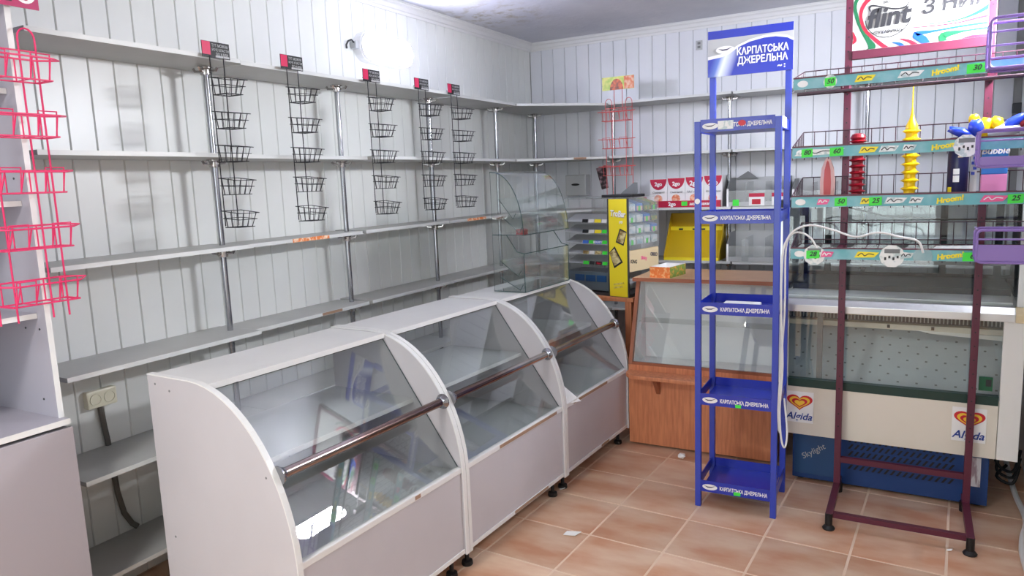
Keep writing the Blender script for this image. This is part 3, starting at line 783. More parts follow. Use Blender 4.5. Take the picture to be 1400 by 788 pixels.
# black tray and grey holder on the display
tag(MB().slab([(-.115, 0, 0), (.115, 0, 0), (.1, .16, 0), (-.1, .16, 0)], (0, 0, .016)).build('black_tray', 'black', None, (-1.60, 4.2, 1.4135), (0, 0, ca), bevel=.004), 'flat black tray lying on top of the candy display', 'tray')
t = thing('card_holder', 'grey wedge-shaped card holder on top of the candy display', 'holder', (-1.59, 4.40, 1.4135), ca)
MB().prism([(-.06, 0), (.06, 0), (.06, .085), (.035, .085), (-.06, .02)], 1, -.004, 0).build('back', 'grey_plastic', t)
B(-.06, .06, -.05, -.004, 0, .006).build('foot', 'grey_plastic', t)

# ------------------------------------------------------------------ things on the back wall shelves
t = thing('paper_dispenser', 'grey paper dispenser box mounted on the back wall near the corner', 'dispenser', (-2.31, YB, 1.407), 0)
B(-.085, .085, -.10, 0, 0, .16).build('body', 'lightgrey', t, bevel=.008)
MB().prism([(.035*math.cos(a), .085+.009*math.sin(a)) for a in [2*PI*i/16 for i in range(16)]], 1, -.102, -.1).build('slot', 'black', t)
tag(MB().slab([(-.045, 0, .15), (.035, 0, .17), (.055, 0, .0), (.0, 0, -.015)], (0, .002, 0)).build('leaflet', 'photo', None, (-2.13, YB-.006, 1.46)), 'dark picture leaflet hanging on the back wall beside the dispenser', 'leaflet')
SZ = ROWS[2]
t = thing('snack_carton', 'white and crimson snack display carton on back wall shelf', 'box', (-1.664, 5.0, SZ-.0), 0)
for k in range(4):
    x = k*.128
    m = B(x, x+.125, .03, .25, .0, .20+.004*k).build('box', 'white', t)
    MB().prism([(x+.062+.06*math.cos(a), .198+.004*k-(.075*math.sin(a))) for a in [PI*i/14 for i in range(15)]], 1, .028, .03).build('crimson_cap', 'crimson', m)
    text('lettering', '2go', .045 if k > 1 else .036, 'white', m, (x+.062, .0275, .163), FRONT, 'CENTER', 0, .0016)
    text('lettering', 'Смачний' if k < 2 else 'Мої смаки', .02, 'grey_plastic', m, (x+.062, .0275, .105), FRONT, 'CENTER', .2)
    MB().prism([(x+.06+.03*math.cos(a), .06+.03*math.sin(a)) for a in [2*PI*i/16 for i in range(16)]], 1, .028, .03).build('fruit_picture', 'fruit', m)
fb = B(-.01, .5, .005, .028, .0, .045).build('front_band', 'crimson', t)
text('lettering', '2go', .036, 'white', fb, (.14, .0046, .022), FRONT, 'LEFT', 0, .0016); text('lettering', 'мої смаки', .028, 'white', fb, (.29, .0046, .022), FRONT, 'LEFT', .2, .0012)
B(.235, .275, .003, .005, .01, .04).build('price_tag', 'green_tag', fb)
tag(MB().slab([(-.045, 0, 0), (.045, 0, 0), (.02, 0, .085)], (0, .06, 0)).build('pennant_box', 'crimson', None, (-1.73, 5.02, SZ)), 'small crimson triangular box left of the snack carton on back shelf', 'box')
def tray_bin(label, x0, x1, zb, h_, peak, m='grey_plastic', front=.03, tags=()):
    t = thing('plastic_tray', label, 'tray', (x0, 4.99, zb), 0, 'plastic trays on the back shelves')
    W_ = x1-x0
    B(0, W_, 0, .26, 0, .006).build('bottom', 'lightgrey', t)
    B(0, W_, -.006, 0, 0, front).build('front_lip', 'lightgrey', t)
    for x in (0, W_-.006):
        o = MB().prism([(0, .006), (.26, .006), (.26, h_), (.09, h_), (0, h_*.6)], 0, x, x+.006).build('side_wall', m, t)
        MB().slab([(x-.001, 0, 0), (x+.012, 0, 0), (x+.012, 0, h_*.62), (x-.001, 0, h_*.62)], (0, -.008, 0)).build('edge_strip', 'white', o)
    B(.006, W_-.006, .254, .26, .006, h_).build('back_wall', 'lightgrey', t)
    if peak: MB().prism([(W_*.02, h_*.95), (W_*.42, h_*.95), (W_*.24, h_*1.22)], 1, .235, .25).build('peaked_divider', m, t)
    for k in range(1, 3): B(W_*k/3-.002, W_*k/3+.002, .0, .25, .006, h_*.85).build('divider', 'clear_plastic', t)
    B(.008, W_-.008, -.001, .002, .01, h_*.55).build('clear_front', 'clear_plastic', t)
    for x, w_, hh, m1 in tags:
        o = B(x, x+w_, -.010, -.008, .004, hh).build('price_tag', m1, t)
        if m1 == 'white':
            B(x, x+w_, -.0112, -.010, hh*.72, hh).build('tag_band', 'crimson', o)
            B(x+w_*.2, x+w_*.75, -.0112, -.010, hh*.15, hh*.55).build('tag_mark', 'flint_red' if x < .2 else 'green_tag', o)
    return t
tray_bin('grey plastic tray with peaked divider and price cards, right of the snack carton', -1.115, -.74, SZ, .19, True, tags=((.04, .04, .045, 'green_tag'), (.145, .1, .085, 'white'), (.29, .07, .085, 'white')))
tray_bin('grey plastic tray above the wooden counter, below the peaked tray', -1.115, -.74, ROWS[3], .19, False, tags=((.1, .045, .15, 'clear_plastic'),))
tray_bin('empty grey plastic tray on upper back shelf behind the fridge rack', -.70, -.33, SZ, .17, False)
t = thing('yellow_crate', 'dull yellow sloped display crate on back shelf above the wooden counter', 'box', (-1.555, 5.0, ROWS[3]), 0)
B(0, .38, .20, .215, 0, .32).build('back_wall', 'yellow_dull', t)
MB().slab([(0, .0, .0), (.38, 0, .0), (.38, .19, .22), (0, .19, .22)], (0, 0, .006)).build('sloped_front', 'yellow_dull', t)
o = B(-.004, .384, .165, .20, .19, .225).build('rail', 'yellow', t)
for x in (.06, .16, .22, .29): B(x, x+.03, .163, .165, .2, .212).build('mark', 'ink', o)
B(0, .38, -.004, .0, 0, .02).build('front_lip', 'yellow', t)
for x in (-.004, .38): MB().prism([(0, 0), (.215, 0), (.215, .32), (.19, .32), (0, .03)], 0, x, x+.004).build('side_wall', 'yellow_dull', t)

# ------------------------------------------------------------------ blue bottle rack
BR = math.radians(1.5)
t = thing('blue_rack', 'tall blue metal rack with five trays and water brand sign on top', 'rack', (-.852, 3.184, 0), BR)
RW, RD = .358, .325
PW = .026
def post(x, y, z1):
    MB().prism([(x, y), (x+PW, y), (x+PW, y+PW), (x, y+PW)], 2, 0, z1).build('post', 'blue_post', t, bevel=.002)
post(0, 0, 1.757); post(RW-PW, 0, 1.757); post(0, RD-PW, 1.985); post(RW-PW, RD-PW, 1.985)
def emblem(parent, cx, cz, s, y):
    pts = [(cx+s*math.cos(a), cz+s*.45*math.sin(a)*(1 if math.sin(a) < 0 else .8)) for a in [2*PI*i/24 for i in range(24)]]
    o = MB().prism(pts, 1, y-.0008, y).build('emblem', 'white', parent)
    sw = [(-.75, .12), (-.3, -.12), (.2, -.1), (.8, .22), (.2, .04), (-.25, .02)]
    MB().prism([(cx+s*x, cz+s*z) for x, z in sw], 1, y-.0014, y-.0008).build('swoosh', 'navy', parent)
for k, z in enumerate((1.712, 1.318, .914, .494, .078)):
    tr = MB()
    tr.box(PW, RW-PW, .004, RD-.004, z, z+.003)
    tr.box(PW, RW-PW, .002, .006, z-.002, z+.052); tr.box(PW, RW-PW, RD-.006, RD-.002, z, z+.045)
    for x in (.006, RW-.010): tr.box(x, x+.004, PW, RD-PW, z, z+.045)
    o = tr.build('tray', 'blue', t)
    emblem(o, .068, z+.024, .034, .0018)
    text('lettering', 'КАРПАТСЬКА ДЖЕРЕЛЬНА', .0235, 'white', o, (.112, .0015, z+.022), FRONT, 'LEFT', 0, .0007, fit=.208)
    if k == 0:
        B(.10, .165, .0004, .0013, z+.006, z+.042).build('price_sticker', 'label_white', o)
        MB().prism([(.20+.016*math.cos(a), z+.028+.012*math.sin(a)) for a in [2*PI*i/14 for i in range(14)]], 1, -.0002, .0012).build('red_sticker', 'heart_red', o)
        B(RW-.006, RW-.0045, .06, .2, z+.004, z+.05).build('side_sticker', 'label_white', o)
    if k == 3: B(.18, .205, .0004, .0013, z-.0, z+.014).build('price_sticker', 'green_tag', o)
    if k == 4: B(.175, .205, .0004, .0013, z+.002, z+.018).build('price_sticker', 'green_tag', o)
MB().prism([(PW/2+.012*math.cos(a), 1.415+.012*math.sin(a)) for a in [2*PI*i/14 for i in range(14)]], 1, -.001, 0).build('round_sticker', 'white', t)
sx0, sx1, sz0, sz1, sy = -.006, RW+.006, 1.974, 2.178, RD-PW-.006
sb = B(sx0, sx1, sy, sy+.005, sz0, sz1).build('sign_board', 'lightgrey', t)
B(sx0, sx1, sy-.001, sy, sz1-.036, sz1).build('blue_band', 'blue', sb)
hp = mat('hill_print', (24, 46, 170), .32)
nt = hp.node_tree; tcn = nt.nodes.new('ShaderNodeTexCoord'); sxy = nt.nodes.new('ShaderNodeSeparateXYZ'); nt.links.new(tcn.outputs['Object'], sxy.inputs[0])
ma = nt.nodes.new('ShaderNodeMath'); ma.operation = 'MULTIPLY_ADD'; ma.inputs[1].default_value = -.35; nt.links.new(sxy.outputs['Z'], ma.inputs[0]); nt.links.new(sxy.outputs['X'], ma.inputs[2])
mr_ = nt.nodes.new('ShaderNodeMapRange'); mr_.inputs[1].default_value = -.705; mr_.inputs[2].default_value = -.59; nt.links.new(ma.outputs[0], mr_.inputs[0])
rp = nt.nodes.new('ShaderNodeValToRGB'); e0 = rp.color_ramp.elements; e0[0].color = lin((24, 46, 170))+(1,); e0[1].color = lin((24, 46, 170))+(1,)
e2 = e0.new(.5); e2.color = lin((226, 234, 244))+(1,); e3 = e0.new(.28); e3.color = lin((90, 120, 200))+(1,)
nt.links.new(mr_.outputs[0], rp.inputs[0]); nt.links.new(rp.outputs[0], nt.nodes['Principled BSDF'].inputs['Base Color'])
hill = [(sx0, sz0), (sx1, sz0), (sx1, 2.098), (.34, 2.113), (.29, 2.124), (.24, 2.124), (.18, 2.114), (.13, 2.096), (.09, 2.07), (.06, 2.06), (sx0, 2.052)]
whl = [(x, z+(.010 if x > .1 else .014)) for x, z in hill[2:]]
MB().prism(hill[:2]+[(sx1, 2.098)]+hill[3:], 1, sy-.0016, sy-.0006).build('blue_hill', 'hill_print', sb)
MB().prism([(x, z) for x, z in hill[2:]]+list(reversed(whl)), 1, sy-.0018, sy-.0006).build('white_crest', 'white', sb)
emblem(sb, .072, 2.092, .042, sy-.002)
text('lettering', 'КАРПАТСЬКА', .043, 'white', sb, (.122, sy-.0026, 2.074), FRONT, 'LEFT', 0, .0012, fit=.222)
text('lettering', 'ДЖЕРЕЛЬНА', .043, 'white', sb, (.126, sy-.0026, 2.033), FRONT, 'LEFT', 0, .0012, fit=.216)
text('lettering', '~ :', .03, 'white', sb, (.3, sy-.0022, 1.998), FRONT, 'LEFT', 0, .0015)
p = Matrix.Rotation(BR, 4, 'Z') @ Vector((.1, .07, 0))
bt = thing('foam_tray', 'shallow white foam tray on the middle tray of the blue rack', 'tray', (-.852+p.x, 3.184+p.y, .917), BR)
MB().slab([(0, 0, 0), (.16, 0, 0), (.16, .12, 0), (0, .12, 0)], (0, 0, .03)).build('body', 'paper', bt, bevel=.006)
for k in range(3): MB().lathe([(.007, 0), (.007, .001)], 10, (.04+.04*k, .02, .03)).build('dimple', 'beige', bt)

# ------------------------------------------------------------------ refrigerated showcase
FA = math.radians(-.8)
t = thing('fridge_showcase', 'cream refrigerated glass showcase with blue base behind the magenta rack', 'fridge', (-.08, 3.605, 0), FA)
FD = .78
bs = B(-.415, .405, .07, FD-.03, .015, .30).build('base', 'fridge_blue', t, bevel=.004)
B(-.405, -.215, .063, .07, .04, .30).build('service_door', 'fridge_blue2', bs, bevel=.002)
m = MB()
for rr in range(6):
    for k in range(17):
        x = -.165+k*.026+rr*.0; z = .095+rr*.034
        m.slab([(x, .0695, z), (x+.01, .0695, z), (x+.026, .0695, z+.024), (x+.016, .0695, z+.024)], (0, -.001, 0))
o = m.build('grille_slots', 'black', bs); o['kind'] = 'stuff'
B(.335, .375, .067, .07, .1, .235).build('rating_plate', 'rating', bs)
MB().lathe([(.03, 0), (.03, .003), (.018, .004), (.018, .016), (.005, .018)], 18).build('thermostat_knob', 'darkgrey', bs, (-.32, .063, .268), (PI/2, 0, 0), smooth=True)
text('lettering', 'Skylight', .04, 'lightgrey', bs, (-.37, .0622, .125), (PI/2, -.6, 0), 'LEFT', .2)
for x in (-.38, .37):
    for y in (.12, FD-.08): MB().lathe([(.02, 0), (.02, .016)], 12, (x, y, 0)).build('foot', 'black', bs)
# cream front
fp = MB().prism([(0, .262), (.02, .262), (.02, .525), (-.012, .525)], 0, -.432, .42).build('front_panel', 'cream', t, bevel=.003)
MB().prism([(-.014, .505), (.02, .505), (.02, .545), (-.016, .545)], 0, -.43, .418).build('sill_strip', 'dkgreen', t)
def heart(parent, cx, cz, s):
    def H(k, n=40):
        pts = []
        for i in range(n):
            a = 2*PI*i/n; x = 16*math.sin(a)**3; z = 13*math.cos(a)-5*math.cos(2*a)-2*math.cos(3*a)-math.cos(4*a)
            pts.append((cx+x/16*s*k*1.12, cz+(z+2)/16*s*k*.82))
        return pts
    y = -.0045
    q = B(cx-s*1.25, cx+s*1.2, -.004+(-.0), -.0032, cz-s*1.9, cz+s*1.05).build('sticker', 'paper', parent)
    for j, (k, mm) in enumerate(((1, 'heart_red'), (.80, 'heart_yellow'), (.60, 'heart_red'), (.40, 'heart_yellow'))):
        pts = [(x, z-(.0+.02*j*s)) for x, z in H(k)]
        MB().prism(pts, 1, y-.0006*(j+1), y+.0004).build('heart_mark', mm, q)
    text('lettering', 'Algida', s*.92, 'algida_blue', q, (cx-s*.05, y-.001, cz-s*1.33), FRONT, 'CENTER', .28, .0008)
    for o in [q]+list(q.children): pass
    # follow the slight backward lean of the panel
    return q
h1 = heart(fp, -.375, .425, .052); h2 = heart(fp, .318, .43, .052)
for h_ in (h1, h2):
    h_.location.y = -.0085
# side posts
for x0, x1 in ((-.5, -.434), (.422, .5)):
    MB().prism([(0, .262), (.03, .262), (.03, .875), (-.0, .875)], 0, x0, x1).build('corner_post', 'fridge_white', t, bevel=.003)
for x0, x1 in ((-.5, -.485), (.485, .5)):
    B(x0, x1, .03, FD, .262, .9).build('side_panel', 'fridge_white', t)
# lower window and its inside
B(-.432, .42, .006, .010, .545, .875).build('front_glass', ['glass'], t)
iw = MB().slab([(-.482, .16, .50), (.482, .16, .50), (.482, .40, .80), (-.482, .40, .80)], (0, .01, -.008)).build('inner_panel', 'inner_ice', t)
m = MB()
for rr in range(9):
    for k in range(12):
        x = -.44+k*.078+(rr % 2)*.035; f = .06+rr*.1
        y, z = .16+.24*f, .50+.30*f
        m.slab([(x, y-.001, z+.001), (x+.010, y-.001, z+.001), (x+.010, y+.004, z+.006), (x, y+.004, z+.006)], (0, -.0012, .0012))
o = m.build('perforations', 'dimple', iw); o['kind'] = 'stuff'
B(-.482, .482, .03, .165, .49, .5).build('inner_floor', 'inner_ice', t)
B(-.482, .482, .03, .40, .30, .31).build('tank_floor', 'grey_plastic', t)
ev = B(-.47, .47, .22, .42, .80, .875).build('evaporator', 'darkgrey', t)
m = MB()
for k in range(60): m.box(-.46+k*.0155, -.455+k*.0155, .212, .22, .806, .868)
o = m.build('fins', 'lightgrey', ev); o['kind'] = 'stuff'
B(-.24, .0, .2, .212, .83, .873).build('board_piece', 'beige', ev)
B(-.47, .47, .17, .214, .775, .80).build('drip_rail', 'cream', ev)
for x in (-.23, -.02, .16): B(x, x+.012, .166, .172, .782, .797).build('rail_clip', 'black', ev)
MB().slab([(.1, .168, .778), (.46, .168, .772), (.46, .168, .75), (.16, .168, .765)], (0, .01, 0)).build('drip_flap', 'paper', ev)
for x in (-.30, -.12): B(x-.012, x+.012, .05, .07, .50, .87).build('inner_bar', 'grey_plastic', t) if x == -.30 else None
B(.345, .395, -.004, .004, .565, .625).build('green_label', 'flint_green', t)
B(.37, .39, -.0055, -.004, .585, .615).build('label_mark', 'ink', t)
B(-.482, .482, FD-.03, FD, .262, .9).build('back_panel', 'counter_in', t)
# aluminium top rail
MB().prism([(-.02, .872), (.06, .872), (.06, .925), (.01, .93), (-.02, .905)], 0, -.5, .46).build('top_rail', 'alu', t, bevel=.002)
MB().prism([(-.024, .87), (.06, .87), (.06, .927), (.01, .932), (-.024, .907)], 0, .46, .506).build('corner_cap', 'beige', t, bevel=.004)
B(-.5, .5, .06, FD, .905, .925).build('deck', 'fridge_white', t)
B(-.47, .47, .35, FD-.05, .925, .955).build('deck_step', 'darkgrey', t)
B(-.46, .46, .13, .33, .925, .93).build('deck_plate', 'white', t)
# upper glass case
ZT = 1.36
MB().slab([(-.47, .03, .932), (.45, .03, .932), (.45, .04, ZT), (-.47, .04, ZT)], (0, .005, 0), 0, 1).build('upper_glass', ['glass', 'glass_edge'], t)
for x in (-.49, .466):
    MB().slab([(x, .025, .925), (x+.024, .025, .925), (x+.024, .035, ZT), (x, .035, ZT)], (0, .028, 0)).build('upper_post', 'alu', t)
    MB().prism([(.06, .93), (FD-.02, .93), (FD-.02, ZT), (.066, ZT)], 0, x+.01, x+.014).build('side_glass', 'glass', t)
B(-.5, .5, .03, FD, ZT, ZT+.035).build('top_panel', 'darkgrey', t)
for x in (-.47, -.35, .2, .44): B(x-.016, x+.016, FD-.04, FD-.015, .93, ZT).build('door_frame', 'black', t)
B(-.49, .49, FD-.04, FD-.015, .93, .97).build('door_rail', 'black', t)
B(-.47, .44, FD-.03, FD-.026, .97, ZT).build('back_glass', 'glass', t)
for z in (1.06, 1.14):
    B(-.47, .45, .42, FD-.05, z, z+.006).build('glass_shelf', 'glass', t)
    B(-.47, .45, .415, .42, z-.004, z+.012).build('shelf_rail', 'grey_plastic', t)
MB().tube([(-.2, .15, 1.352), (-.05, .15, 1.31), (.2, .16, 1.29), (.42, .16, 1.29)], .004, 6).build('cable', 'cable_grey', t, smooth=True)

# ------------------------------------------------------------------ magenta wire shelf rack
t = thing('magenta_rack', 'magenta metal rack with four wire shelves and snack sign on top', 'rack', (0, 0, 0), 0)
MY = 3.535; MX = (-.292, .224); MW = .028
for x in MX:
    o = MB().box(x, x+MW, MY, MY+MW, .04, 2.46).build('post', 'magenta', t, bevel=.002)
    m = MB()
    for k in range(34):
        z = .35+k*.06; m.lathe([(.0032, 0), (.0032, .001)], 8, (0, 0, 0))
        for q in range(len(m.v)-16, len(m.v)):
            a, b, c = m.v[q]; m.v[q] = (x+MW/2+a, MY-.0005-c, z+b)
    g = m.build('holes', 'black', o); g['kind'] = 'stuff'
    ft = B(x, x+MW, 3.19, MY+.1, .045, .073).build('base_leg', 'magenta', t, bevel=.002)
    MB().lathe([(.024, 0), (.026, .006), (.02, .014), (.015, .018), (.015, .07)], 14, (x+MW/2, 3.195, 0)).build('foot', 'black', ft, smooth=True)
    MB().lathe([(.02, 0), (.02, .045)], 12, (x+MW/2, MY+.08, 0)).build('foot', 'black', ft, smooth=True)
B(MX[0]+MW, MX[1], 3.205, 3.23, .048, .07).build('cross_bar', 'magenta', t)
B(MX[0]+MW, MX[1], MY+.002, MY+.024, .175, .2).build('cross_bar', 'magenta', t)
# sign
SZ0, SZ1 = 2.03, 2.43
fr = B(MX[0]+MW, MX[1], MY-.006, MY+.02, SZ0-.036, SZ0).build('sign_rail', 'magenta', t, bevel=.002)
fr2 = B(MX[0]+MW, MX[1], MY-.006, MY+.02, SZ1, SZ1+.028).build('sign_rail', 'magenta', t)
mat('vinyl', (190, 190, 186), .5)
sg = B(MX[0]+MW, MX[1], MY, MY+.006, SZ0, SZ1).build('sign_panel', 'vinyl', t)
def sp(x, y): p_ = onY(x, y, MY); return (p_.x, p_.z)
XA, XB = MX[0]+MW+.001, MX[1]-.001
def stripe(px, widths, m_, lay):
    pts = [sp(*q) for q in px]; n = len(pts)
    pts = smooth2d(pts, 5)
    if isinstance(widths, (list, tuple)):
        ww = []
        for i in range(n-1): ww += [widths[i]+(widths[i+1]-widths[i])*k/5 for k in range(5)]
        ww.append(widths[-1])
    else: ww = widths
    L, R_ = ribbon(pts, ww)
    y = MY-.0006-.0002*lay; m = MB()
    cl_ = lambda p_: (max(XA, min(XB, p_[0])), y, max(SZ0+.001, min(SZ1-.001, p_[1])))
    L = [cl_(p_) for p_ in L]; R_ = [cl_(p_) for p_ in R_]
    for i in range(len(L)-1): m.add([L[i], L[i+1], R_[i+1], R_[i]], [(0, 1, 2, 3)])
    m.build('printed_stripe', m_, sg)
stripe([(1183, -14), (1170, 4), (1171, 22), (1178, 40), (1187, 55), (1192, 64), (1187, 70), (1168, 71)], [.014, .014, .014, .014, .018, .03, .022, .006], 'flint_green', 1)
stripe([(1200, -12), (1182, 6), (1177, 22), (1182, 40), (1195, 53), (1212, 66), (1225, 74)], [.02, .016, .013, .012, .014, .017, .02], 'flint_red', 2)
stripe([(1165, 44), (1169, 55), (1165, 60)], [.01, .014, .01], 'flint_red', 3)
stripe([(1250, 34), (1280, 32), (1310, 27), (1335, 18), (1356, 6)], [.002, .003, .005, .012, .02], 'flint_green', 4)
stripe([(1247, 38), (1280, 35), (1310, 31), (1335, 25), (1356, 20)], [.003, .004, .005, .008, .01], 'flint_red', 5)
stripe([(1220, 58), (1230, 60), (1236, 66)], [.003, .012, .022], 'flint_blue', 6)
stripe([(1230, 53), (1245, 57), (1256, 66)], [.003, .012, .024], 'flint_red', 7)
stripe([(1356, 30), (1320, 35), (1280, 42), (1252, 47), (1262, 54), (1272, 64)], [.01, .008, .008, .022, .03, .016], 'flint_blue', 8)
stripe([(1356, 37), (1320, 42), (1290, 49), (1292, 60)], [.008, .007, .03, .02], 'flint_green', 9)
stripe([(1356, 49), (1330, 51), (1312, 56)], [.016, .02, .012], 'flint_red', 10)
cx, cz = sp(1214, 22)
def ring(r0_, r1_, a0, a1, m_, lay, n=28):
    m = MB(); y = MY-.0006-.0002*lay
    for i in range(n):
        a, b = a0+(a1-a0)*i/n, a0+(a1-a0)*(i+1)/n
        m.add([(cx+r0_*math.cos(a), y, cz+r0_*math.sin(a)), (cx+r1_*math.cos(a), y, cz+r1_*math.sin(a)), (cx+r1_*math.cos(b), y, cz+r1_*math.sin(b)), (cx+r0_*math.cos(b), y, cz+r0_*math.sin(b))], [(0, 1, 2, 3)])
    m.build('logo_ring', m_, sg)
ring(.083, .0865, PI*1.03, PI*1.97, 'ink', 12)
stripe([(1190, 16), (1189, 11), (1193, 8), (1204, 9), (1222, 12), (1237, 10), (1243, 3)], [.004, .009, .008, .005, .006, .006, .003], 'ink', 13)
text('lettering', 'flint', .105, 'ink', sg, (cx-.002, MY-.004, cz-.005), (PI/2, -.06, 0), 'CENTER', .22, .0035)
text('lettering', '•СУХАРИКИ•', .018, 'ink', sg, (cx, MY-.004, cz-.063), FRONT, 'CENTER', 0, .0004)
text('lettering', '2002', .016, 'ink', sg, (cx-.004, MY-.004, cz+.056), FRONT, 'CENTER')
zx, zz = sp(1259, 12)
text('lettering', 'З НИМ', .078, 'ink', sg, (zx, MY-.004, zz), (PI/2, -.075, 0), 'LEFT', .2, .0018, 1.0)
# four wire shelves
SX0, SX1, SYF, SYB = -.452, .415, 3.205, 3.53
STR = [1.876, 1.602, 1.402, 1.188]
def tagtext(o, s, x, y, z, size=.026): text('lettering', s, size, 'ink', o, (x, y, z), (PI/2, 0, 0), 'CENTER', .25, .0006)
SPEC = {
 0: [('oval', -.315, .05, 'label_white', '', 0), ('tag', -.315, .04, 'green_tag', '50', 0), ('badge', -.19, .075, 'yellow', '', 0), ('badge', -.035, .09, 'label_white', '', 0), ('hroom', .075, .075, 'yellow', '', 0), ('tag', .175, .062, 'green_tag', '30', 0)],
 1: [('badge', -.35, .19, 'label_white', '', 0), ('tag', -.395, .042, 'green_tag', '80', 0), ('tag', -.285, .05, 'green_tag', '60', 0), ('badge', -.17, .07, 'yellow', '', 0), ('badge', -.1, .07, 'label_white', '', 0), ('badge', -.03, .05, 'label_white', '', 0), ('hroom', .085, .07, 'yellow', '', 0), ('disc', .155, .085, 'label_white', '', 0)],
 2: [('badge', -.33, .05, 'magtext', '', 0), ('tag', -.265, .045, 'green_tag', '50', 0), ('badge', -.17, .05, 'yellow', '', 0), ('tag', -.14, .045, 'green_tag', '25', 0), ('badge', -.07, .08, 'label_white', '', 0), ('badge', .0, .05, 'label_white', '', 0), ('hroom', .11, .07, 'yellow', '', 0), ('badge', .25, .09, 'magtext', '', 0), ('tag', .315, .048, 'green_tag', '25', 0)],
 3: [('disc', -.36, .085, 'label_white', '', 0), ('tag', -.365, .05, 'green_tag', '28', 0), ('badge', -.31, .05, 'magtext', '', 0), ('badge', -.165, .09, 'yellow', '', 0), ('disc', -.075, .09, 'label_white', '', 0), ('badge', -.025, .05, 'label_white', '', 0), ('disc', .03, .07, 'clear_plastic', '', 0), ('hroom', .12, .06, 'yellow', '', 0), ('tag', .19, .058, 'green_tag', '6', 0)]}
for k, zc in enumerate(STR):
    z0, z1 = zc-.021, zc+.021
    fh = (.075, .085, .085, .095)[k]
    m = MB(); r_ = .0023
    zb = z0-.004
    bz = zc+.012
    m.seg((SX0, SYF, bz), (SX1, SYF, bz), r_+.001); m.seg((SX0, SYB, bz), (SX1, SYB, bz), r_)
    for x in (SX0, SX1): m.seg((x, SYF, bz), (x, SYB, bz), r_)
    m.seg((SX0, SYB, bz+fh), (SX1, SYB, bz+fh), r_)
    if k == 3: m.seg((SX0, SYB, bz+.02), (SX1, SYB, bz+.02), r_)
    n = 19
    for i in range(n+1):
        x = SX0+(SX1-SX0)*i/n
        m.tube([(x, SYF+.002, zb-.004), (x, SYF+.004, bz), (x, SYB, bz), (x, SYB, bz+fh)], r_*.8, 5)
    for x in (SX0, SX1):
        m.seg((x, SYF, bz+.012), (x, SYB, bz+fh), r_)
        for i in range(1, 8):
            y = SYF+(SYB-SYF)*i/8; m.seg((x, y, bz), (x, y, bz+.012+(fh-.012)*i/8), r_*.8, 5)
    if k == 0:
        m.seg((SX0+.01, SYF+.03, zb-.012), (SX1, SYF+.03, zb-.012), .007)
    o = m.build('wire_shelf', 'wire_dark', t)
    B(SX0, SX1, SYF-.004, SYF-.0015, z0, z1).build('label_strip', 'teal', o)
    B(SX0, SX1, SYF-.006, SYF-.0005, z1, z1+.006).build('strip_lip', 'magenta', o)
    for x in MX: B(x-.002, x+MW+.002, SYF+.2, MY, bz-.03, bz-.004).build('bracket', 'magenta', o)
    MB().prism([(SX0+.035+.02*math.cos(a), zc+.013*math.sin(a)) for a in [2*PI*i/18 for i in range(18)]], 1, SYF-.0055, SYF-.004).build('oval_badge', 'paper', o)
    for j, (kind, x, w_, mm, s, _) in enumerate(SPEC[k]):
        y = SYF-.0045-.0012*j-.001
        if kind == 'disc':
            MB().prism([(x+w_/2*math.cos(a), zc-.004+w_/2*math.sin(a)) for a in [2*PI*i/10 for i in range(10)]], 1, y-.001, y).build('price_disc', mm, o)
            if mm == 'label_white':
                B(x-w_*.3, x+w_*.3, y-.0016, y-.001, zc+.008, zc+.024).build('print_mark', 'grey_plastic', o)
                for q in range(4): B(x-w_*.3+q*w_*.16, x-w_*.22+q*w_*.16, y-.0016, y-.001, zc-.02+(q % 2)*.008, zc-.008+(q % 2)*.006).build('print_mark', 'ink', o)
        elif kind == 'oval':
            MB().prism([(x+w_/2*math.cos(a), zc+.026*math.sin(a)) for a in [2*PI*i/18 for i in range(18)]], 1, y-.001, y).build('price_disc', 'label_white', o)
        elif kind == 'tag':
            MB().prism([(x-w_/2, zc-.019), (x+w_/2, zc-.017), (x+w_/2, zc+.016), (x-w_/2, zc+.014)], 1, y-.001, y).build('price_tag', mm, o)
            tagtext(o, s, x, y-.0016, zc)
        elif kind == 'badge':
            MB().prism([(x-w_/2, zc-.012), (x+w_*.3, zc-.010), (x+w_/2, zc+.010), (x-w_*.35, zc+.013)], 1, y-.0006, y).build('product_badge', mm, o)
            mk = 'ink' if mm in ('yellow', 'label_white') else 'white'
            pts = smooth2d([(x-w_*.36, zc-.004), (x-w_*.2, zc+.006), (x-w_*.08, zc-.004), (x+w_*.08, zc+.004), (x+w_*.3, zc+.001)], 4); L, R_ = ribbon(pts, .0035)
            q = MB()
            for i in range(len(L)-1): q.add([(L[i].x, y-.0009, L[i].y), (L[i+1].x, y-.0009, L[i+1].y), (R_[i+1].x, y-.0009, R_[i+1].y), (R_[i].x, y-.0009, R_[i].y)], [(0, 1, 2, 3)])
            q.build('print_mark', mk, o)
        elif kind == 'hroom':
            text('lettering', 'Hroom!', .027, 'yellow', o, (x, y-.0006, zc), (PI/2, -.15, 0), 'CENTER', .2, .0014)

